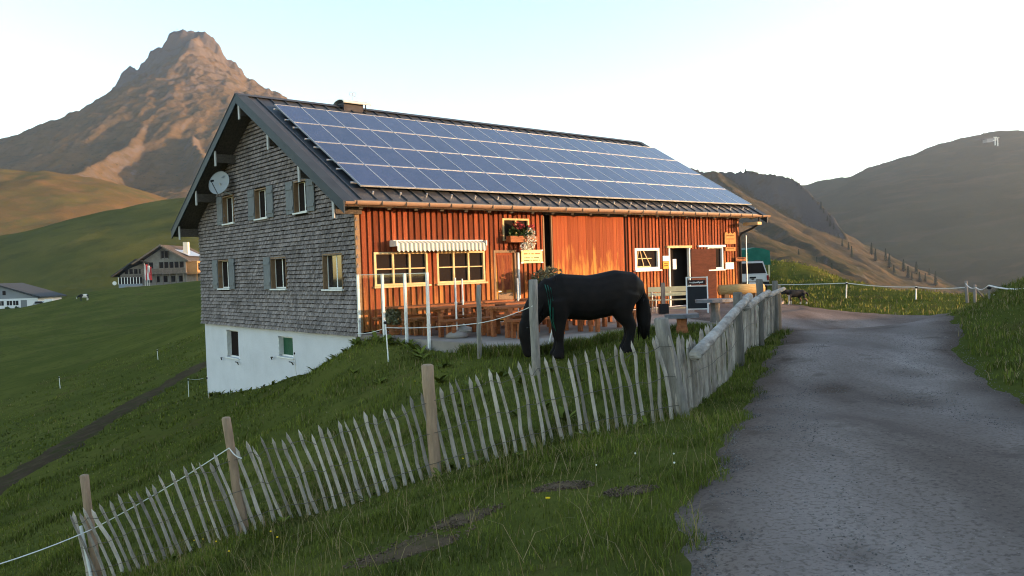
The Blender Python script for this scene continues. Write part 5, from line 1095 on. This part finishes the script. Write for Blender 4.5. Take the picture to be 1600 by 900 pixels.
# trailer with tarpaulin beyond the car
tp = dep(1178, 440, 49.5); tp[2] = gz1(tp[0], tp[1] + 1) - .1; tr = empty('hay_trailer', tp, R(-3), 'farm trailer with pale stakes under a green tarpaulin beyond the silver car', 'trailer')
tgm = mat('tarp_green', (.012, .10, .075), .55, (.02, .13, .10), 2, bump=.3, bs=4)
b = MB(); b.bb(-1.0, .98, 0, 3.6, .62, .78); b.build('bed', M['tanwood'], tr)
for x in (-.97, .95):
    for y in (.05, 1.2, 2.4, 3.5): b = MB(); b.bb(x - .045, x + .045, y - .045, y + .045, .78, 1.72); b.build('stake', palew, tr)
b = MB(); g = [(-1.06, 1.55), (-1.03, 2.40), (-.5, 2.50), (.1, 2.58), (.6, 2.50), (1.0, 2.42), (1.04, 1.55)]; b.prism(g, -.04, 3.7, lambda u, v, d: (u + .03 * math.sin(d * 3), d, v + .05 * math.sin(u * 5 + d * 2))); b.build('tarpaulin', tgm, tr)
for x in (-.9, .88):
    for y in (.8, 2.8): wheel(tr, x, y, .38)

# ================================================================ the chalet and the white house
cha = dep(256, 444, 200); cha[2] = gz1(cha[0], cha[1]) ; K = 200 / 1253.0
CX = lambda px: dep(px, 430, 200)[0] - cha[0]
ct = empty('timber_chalet', cha, 0, 'grey timber chalet with balcony and sunlit right side on the far meadow', 'chalet')
cw = mat('chalet_wood', (.17, .145, .12), .85, (.12, .10, .085), .8, (.3, .3, 4), rnd=.1); cws = mat('chalet_shingle', (.22, .205, .185), .9, (.17, .155, .14), 1.2); cr_ = mat('chalet_roof', (.10, .08, .065), .8, (.075, .06, .05), .6); crw = mat('chalet_sunlit_orange', (.42, .22, .09), .7, (.34, .17, .07), 1)
x0, x1, xm = CX(224), CX(291), CX(252); hb_ = 5.2; apx = (x0 + x1) / 2 - .2; za = 10.3; DY = 16
gp = [(x0, -2.5), (x1, -2.5), (x1, 6.0), (apx, 9.2), (x0, 6.0)]
b = MB(); b.prism(gp, 0, DY, lambda u, v, d: (u, d, v)); b.build('wall', cws, ct)
for s_, (ex_, ez) in enumerate(((x0 - 2.0, 5.2), (x1 + 1.4, 5.5))):
    b = MB(); b.prism([(apx, 9.55), (ex_, ez), (ex_, ez + .3), (apx, 9.9)], -1.6, DY, lambda u, v, d: (u, d + (.003 if s_ else 0), v)); rr_ = b.build('roof', cr_, ct)
    b = MB(); b.prism([(apx, 9.5), (ex_, ez - .05), (ex_, ez + .34), (apx, 9.94)], -1.75, -1.61, lambda u, v, d: (u, d, v)); b.build('bargeboard', cw, rr_)
b = MB(); b.bb(apx + 3.2, apx + 4.4, 4.5, 5.6, 7.5, 10.6); b.build('chimney', mat('chimney_plaster', (.62, .56, .46), .9), ct)
b = MB(); b.add([(apx + 2.0, 2.2, 8.66), (apx + 5.6, 2.2, 6.95), (apx + 5.6, 12, 6.95), (apx + 2.0, 12, 8.66)], [(0, 1, 2, 3)]); b.add([(apx + 2.0, 2.2, 8.72), (apx + 5.6, 2.2, 7.01), (apx + 5.6, 12, 7.01), (apx + 2.0, 12, 8.72)], [(0, 1, 2, 3)]); b.build('skylight_band', M['alu'], ct)
bz0, bz1 = 2.6, 4.0
b = MB(); b.bb(x0 + .1, x1 + .6, -1.5, -.02, bz0, bz0 + .2); ba = b.build('balcony', cw, ct)
n = 36
for i in range(n): b = MB(); xx = x0 + .1 + (x1 + .4 - x0) * i / n; b.bb(xx, xx + (x1 - x0) / n * .93, -1.56, -1.5, bz0 + .0, bz1); b.build('balcony_board', cw, ba)
for i, xx in enumerate(np.linspace(x0 + .3, x1 - .2, 9)[:-1]):
    if i in (2,): continue
    b = MB(); b.bb(xx, xx + .95, -.06, -.01, 4.1, 5.6); wd_ = b.build('window', M['glassdark'], ct); b = MB(); b.bb(xx - .12, xx - .02, -.09, -.0, 4.0, 5.7); b.build('window_post', cw, wd_)
for xx in (apx - .4, apx + .5): b = MB(); b.bb(xx, xx + .7, -.06, -.01, 6.6, 8.3); b.build('window', M['glassdark'], ct)
for xx in (apx - .6, apx + .32, apx + 1.3): b = MB(); b.bb(xx, xx + .14, -.3, -.05, 6.4, 8.6); b.build('gable_post', cw, ct)
for xx in np.linspace(x0 + .4, x1 - .3, 7): b = MB(); b.bb(xx, xx + .18, -1.5, -1.32, 0, bz0); b.build('porch_post', cw, ct)
for xx in np.linspace(x0 + 1.1, x1 - 1.8, 5): b = MB(); b.bb(xx, xx + 1.0, -.06, -.01, .6, 2.1); b.build('ground_window', M['glassdark'], ct)
# right side: wall with doors, sunlight put into its orange colour
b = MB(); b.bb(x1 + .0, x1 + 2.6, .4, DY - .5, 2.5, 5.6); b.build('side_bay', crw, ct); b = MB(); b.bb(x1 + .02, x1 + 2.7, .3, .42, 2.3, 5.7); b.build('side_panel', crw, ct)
for zz in (0,): 
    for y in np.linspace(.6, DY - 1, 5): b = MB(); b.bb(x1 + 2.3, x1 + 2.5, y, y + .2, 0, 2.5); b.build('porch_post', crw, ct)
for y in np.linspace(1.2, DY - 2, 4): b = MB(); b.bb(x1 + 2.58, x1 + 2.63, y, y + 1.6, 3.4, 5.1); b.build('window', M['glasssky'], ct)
# left annex
a0, a1 = CX(186), CX(224.5)
b = MB(); b.prism([(a0, -3), (a1, -3), (a1, 5.6), (a0 + 2.5, 4.3), (a0, 2.6)], .6, 11, lambda u, v, d: (u, d, v)); ax_ = b.build('annex', cw, ct)
b = MB(); b.prism([(a0 - 1.8, 2.2), (a1 - 1.6, 6.3), (a1 - 1.6, 6.65), (a0 - 1.8, 2.55)], -.6, 11, lambda u, v, d: (u, d, v)); b.build('annex_roof', mat('annex_roof', (.05, .05, .052), .8), ct)
b = MB(); b.prism([(a1 - 1.6, 6.3), (a1 + 1.5, 5.4), (a1 + 1.5, 5.7), (a1 - 1.6, 6.65)], -.5, 6, lambda u, v, d: (u, d, v)); b.build('annex_roof', cr_, ct)
gv = mat('veranda_panel', (.22, .25, .29), .7); b = MB(); b.bb(a0 + .1, a1 - .1, -.6, .58, -2.4, .4); b.build('veranda', gv, ct)
for i, xx in enumerate(np.linspace(a0 + .2, a1 - .7, 8)):
    b = MB(); b.bb(xx, xx + .5, -.58, -.52, .45, 2.0); b.build('veranda_window', M['glassdark'], ct); b = MB(); b.bb(xx - .2, xx - .04, -.64, -.5, .4, 2.1); b.build('veranda_post', M['white'], ct)
for xx in np.linspace(a0 + 1.2, a1 - 1.4, 4): b = MB(); b.bb(xx, xx + .8, .52, .58, 2.9, 4.1); b.build('window', M['glassdark'], ct)
b = MB(); b.tube([(a0 - .8, -.9, .7), (a0 - .8, -.8, .7)], .5, 14); o = b.build('dish', M['white'], ct)
# terrace edge, wall of stones and flags
b = MB(); b.bb(x0 - 2, x1 + 3, -5.5, -.1, -2.2, -.05); b.build('deck', M['concrete'], ct)
for k, (fx_, red) in enumerate(((CX(243.5), 1), (CX(247), 0), (CX(249.5), 1))):
    fl = empty('flag', (cha[0] + fx_, cha[1] - 6, cha[2] - .3), 0, ('long red and white flag hanging from a pole before the chalet', 'plain white flag on a pole before the chalet', 'red flag hanging beside the white one before the chalet')[k], 'flag')
    b = MB(); b.tube([(0, 0, -.6), (0, 0, 5.6 - .3 * k)], .05, 6); b.build('pole', M['white'], fl)
    b = MB(); h0, h1 = 1.5, 5.3 - .3 * k; st_ = 6
    for i in range(st_):
        for j in range(4):
            z0, z1 = h0 + (h1 - h0) * i / st_, h0 + (h1 - h0) * (i + 1) / st_; u0, u1 = .06 + j * .17, .06 + (j + 1) * .17; wv = lambda u, z: .12 * math.sin(u * 7 + z * 1.5)
            b.add([(u0, wv(u0, z0), z0), (u1, wv(u1, z0), z0), (u1, wv(u1, z1), z1), (u0, wv(u0, z1), z1)], [(0, 1, 2, 3)], 1 if (red and j >= 1) or (k == 2) else 0)
    b.build('cloth', [M['white'], mat('flag_red', (.45, .05, .05), .8)], fl)
wh = dep(22, 479, 230); wh[2] = gz1(wh[0], wh[1]); WX = lambda px: dep(px, 460, 230)[0] - wh[0]
whs = empty('white_house', wh, 0, 'low white house with grey gable and dark roof at the meadow edge', 'house'); wl_, wr_ = WX(-70), WX(59); am = (wl_ + wr_) / 2
b = MB(); b.bb(wl_, wr_, 0, 12, -2, 2.9); b.build('wall', mat('white_render', (.66, .66, .67), .9), whs)
b = MB(); b.prism([(wl_, 2.9), (wr_, 2.9), (am, 6.8)], .05, 12, lambda u, v, d: (u, d, v)); b.build('gable', mat('grey_gable', (.22, .23, .25), .9), whs)
for s_, ex_ in ((0, wl_ - 1.4), (1, wr_ + 1.3)): b = MB(); b.prism([(am, 7.05), (ex_, 2.95), (ex_, 3.3), (am, 7.4)], -1.0, 12.5, lambda u, v, d: (u, d + .003 * s_, v)); b.build('roof', mat('dark_roof', (.05, .055, .06), .8), whs)
for px in (-3, 10, 20): b = MB(); xx = WX(px); b.bb(xx, xx + 1.5, -.05, -.0, 1.0, 2.3); wd_ = b.build('window', M['glassdark'], whs); b = MB(); b.bb(xx + .7, xx + .8, -.07, -.05, 1.0, 2.3); b.build('mullion', M['white'], wd_)
b = MB(); xx = WX(32); b.bb(xx, xx + 1.75, -.06, 0, -.3, 2.4); b.build('door', mat('grey_door', (.17, .18, .19), .7), whs)
b = MB(); xx = WX(4); b.bb(xx, xx + .9, -.0, .05 - .08, 4.0, 5.2); b.build('window', M['glassdark'], whs)
for px in (12, 28): b = MB(); xx = WX(px); flower_mass(60, .9, .5, .5, (xx, -.6, .1), px, (.15, .3)).build('shrub', leafm, whs)
p = dep(66, 480, 224); p[2] = gz1(p[0], p[1]) + .05; make_car(p, R(-78), 'grey car parked beside the low white house', mat('grey_car_paint', (.28, .29, .31), .4, spec=.5), sc=.95)
p = dep(78, 478, 224); p[2] = gz1(p[0], p[1]); tb_ = empty('box_trailer', p, R(10), 'small white box trailer beside the grey car', 'trailer'); b = MB(); b.bb(-1.0, 1.0, -1.2, 1.2, .5, 2.1); b.build('box', M['white'], tb_); wheel(tb_, -.95, 0, .3); wheel(tb_, .95, 0, .3); b = MB(); b.bb(-.02, .02, -1.9, -1.2, .45, .52); b.build('drawbar', M['black'], tb_)

# ================================================================ conifers on the cliffs, summit cross, lift station
def spruce(seed):
    rd = random.Random(seed); t = MB(); t.tube([(0, 0, -.5), (0, 0, 4), (0, 0, 8)], [.22, .14, .03], 6); c = MB(); z = .8
    while z < 8.6:
        r_ = 1.9 * (1 - z / 8.9) + .12; n = 9
        for k in range(n):
            a_ = 2 * math.pi * (k + rd.random()) / n; L_ = r_ * rd.uniform(.65, 1.15); w = .32 + .1 * r_; d = Vector((math.cos(a_), math.sin(a_), 0)); s_ = Vector((-d.y, d.x, 0))
            c.rv = rd.random(); c.add([Vector((0, 0, z + .35)), d * L_ * .6 + s_ * w + Vector((0, 0, z - .05)), d * L_ + Vector((0, 0, z - .35)), d * L_ * .6 - s_ * w + Vector((0, 0, z - .05))], [(0, 1, 2), (0, 2, 3)])
        z += .42
    return t.mesh('trunk', M['core']), c.mesh('crown', M['needle'])
M['needle'] = mat('spruce_needles', (.022, .034, .020), .9, attr=.5)
SPR = [spruce(i) for i in range(4)]
bpy.context.view_layer.update(); DG = bpy.context.evaluated_depsgraph_get()
def hit(px, py):
    d = Vector(ray(px, py)).normalized(); r_ = SC.ray_cast(DG, Vector(CAM), d); return r_[1] if r_[0] else None
def tree(px, py, s, label, group):
    h = hit(px, py)
    if h is None or h.y < 120: return
    e = empty('spruce_tree', h - Vector((0, 0, .4)), random.uniform(0, 6), label, 'tree', group); t, c = random.choice(SPR); ob('trunk', t, e); ob('crown', c, e); s *= .7; e.scale = (s * random.uniform(1.0, 1.4),) * 2 + (s * random.uniform(.9, 1.2),)
OD = ['first', 'second', 'third', 'fourth', 'fifth', 'sixth', 'seventh', 'eighth', 'ninth', 'tenth', 'eleventh', 'twelfth', 'thirteenth']
for k, (px, py) in enumerate(((1165, 269), (1205, 270), (1213, 271), (1229, 275), (1237, 280), (1246, 290), (1252, 295))): tree(px, py, random.uniform(.4, .75), 'small spruce on the cliff crest, %s from the farmhouse roof' % OD[k], 'spruces on the cliff crest')
for k, (px, py) in enumerate(((1283, 328), (1287, 333), (1293, 345), (1297, 354), (1303, 358), (1310, 372), (1316, 385), (1326, 390), (1331, 402))): tree(px, py, random.uniform(.6, 1.3), 'spruce on the rim running down from the cliff crest, %s from the top' % OD[k], 'spruces on the cliff rim')
for k, (px, py) in enumerate(((1362, 398), (1368, 408), (1384, 408), (1390, 418), (1397, 426), (1412, 424), (1419, 434), (1425, 438), (1432, 428), (1437, 440), (1446, 440), (1452, 430), (1462, 446))): tree(px, py, random.uniform(.9, 1.8), 'spruce in the dark valley stand, %s counting away from the cliff' % OD[k], 'spruces in the valley stand')
for k, (px, py) in enumerate(((1180, 395), (1248, 398), (1276, 410), (1300, 420))): tree(px, py, random.uniform(.35, .6), 'small lone spruce on the lower cliff slope, %s from the farmhouse' % OD[k], 'lone spruces on the slope')
sx = hit(277, 50)
if sx is None: sx = Vector(dep(277, 46, 1300))
cx_ = empty('summit_cross', sx - Vector((0, 0, .5)), 0, 'small wooden cross on the mountain summit', 'cross'); b = MB(); b.bb(-.18, .18, -.18, .18, 0, 6); b.build('upright', M['tanwood'], cx_); b = MB(); b.bb(-1.4, 1.4, -.15, .15, 4, 4.35); b.build('crossbar', M['tanwood'], cx_)
ls = hit(1546, 222)
if ls is not None:
    lf_ = empty('lift_station', ls + Vector((0, 0, -1)), 0, 'low grey lift station with overhanging roof on the far ridge', 'building'); b = MB(); b.bb(-8, 11, -6, 6, 0, 6.5); b.build('hall', mat('station_grey', (.28, .29, .32), .8), lf_); b = MB(); b.prism([(-15, 5.5), (12, 7.5), (12, 8.6), (-15, 6.4)], -8, 8, lambda u, v, d: (u, d, v)); b.build('roof', mat('station_roof', (.10, .10, .12), .8), lf_); b = MB(); b.bb(2, 9, -6.1, -6.0, 1.5, 3.5); b.build('window_band', M['white'], lf_)
for px, py, PL in ((1555, 227, 'white lift pylon next to the grey lift station on the far ridge'), (1559, 228, 'white lift pylon uphill of the one next to the lift station')):
    h = hit(px, py)
    if h is not None: e = empty('lift_pylon', h - Vector((0, 0, 1)), 0, PL, 'pylon', 'lift pylons'); b = MB(); b.tube([(0, 0, 0), (0, 0, 15)], [1.0, .8], 8); b.build('mast', M['white'], e); b = MB(); b.bb(-2.6, 2.6, -.5, .5, 14, 15); b.build('crossarm', M['white'], e)

# ================================================================ haze: the evening air over the valley
hm = bpy.data.materials.new('haze_air'); hm.use_nodes = True; N = hm.node_tree.nodes; N.remove(N['Principled BSDF'])
pv = N.new('ShaderNodeVolumePrincipled'); pv.inputs['Color'].default_value = (.72, .82, 1.0, 1); pv.inputs['Density'].default_value = HAZE; pv.inputs['Anisotropy'].default_value = .55
hm.node_tree.links.new(pv.outputs[0], N['Material Output'].inputs['Volume'])
b = MB(); b.bb(-1350, 2200, -80, 2420, -175, 470); hz_ = b.build('haze', hm); tag(hz_, 'thin pale evening haze filling the valley air', 'haze', kind='stuff')
SC.cycles.volume_bounces = 0
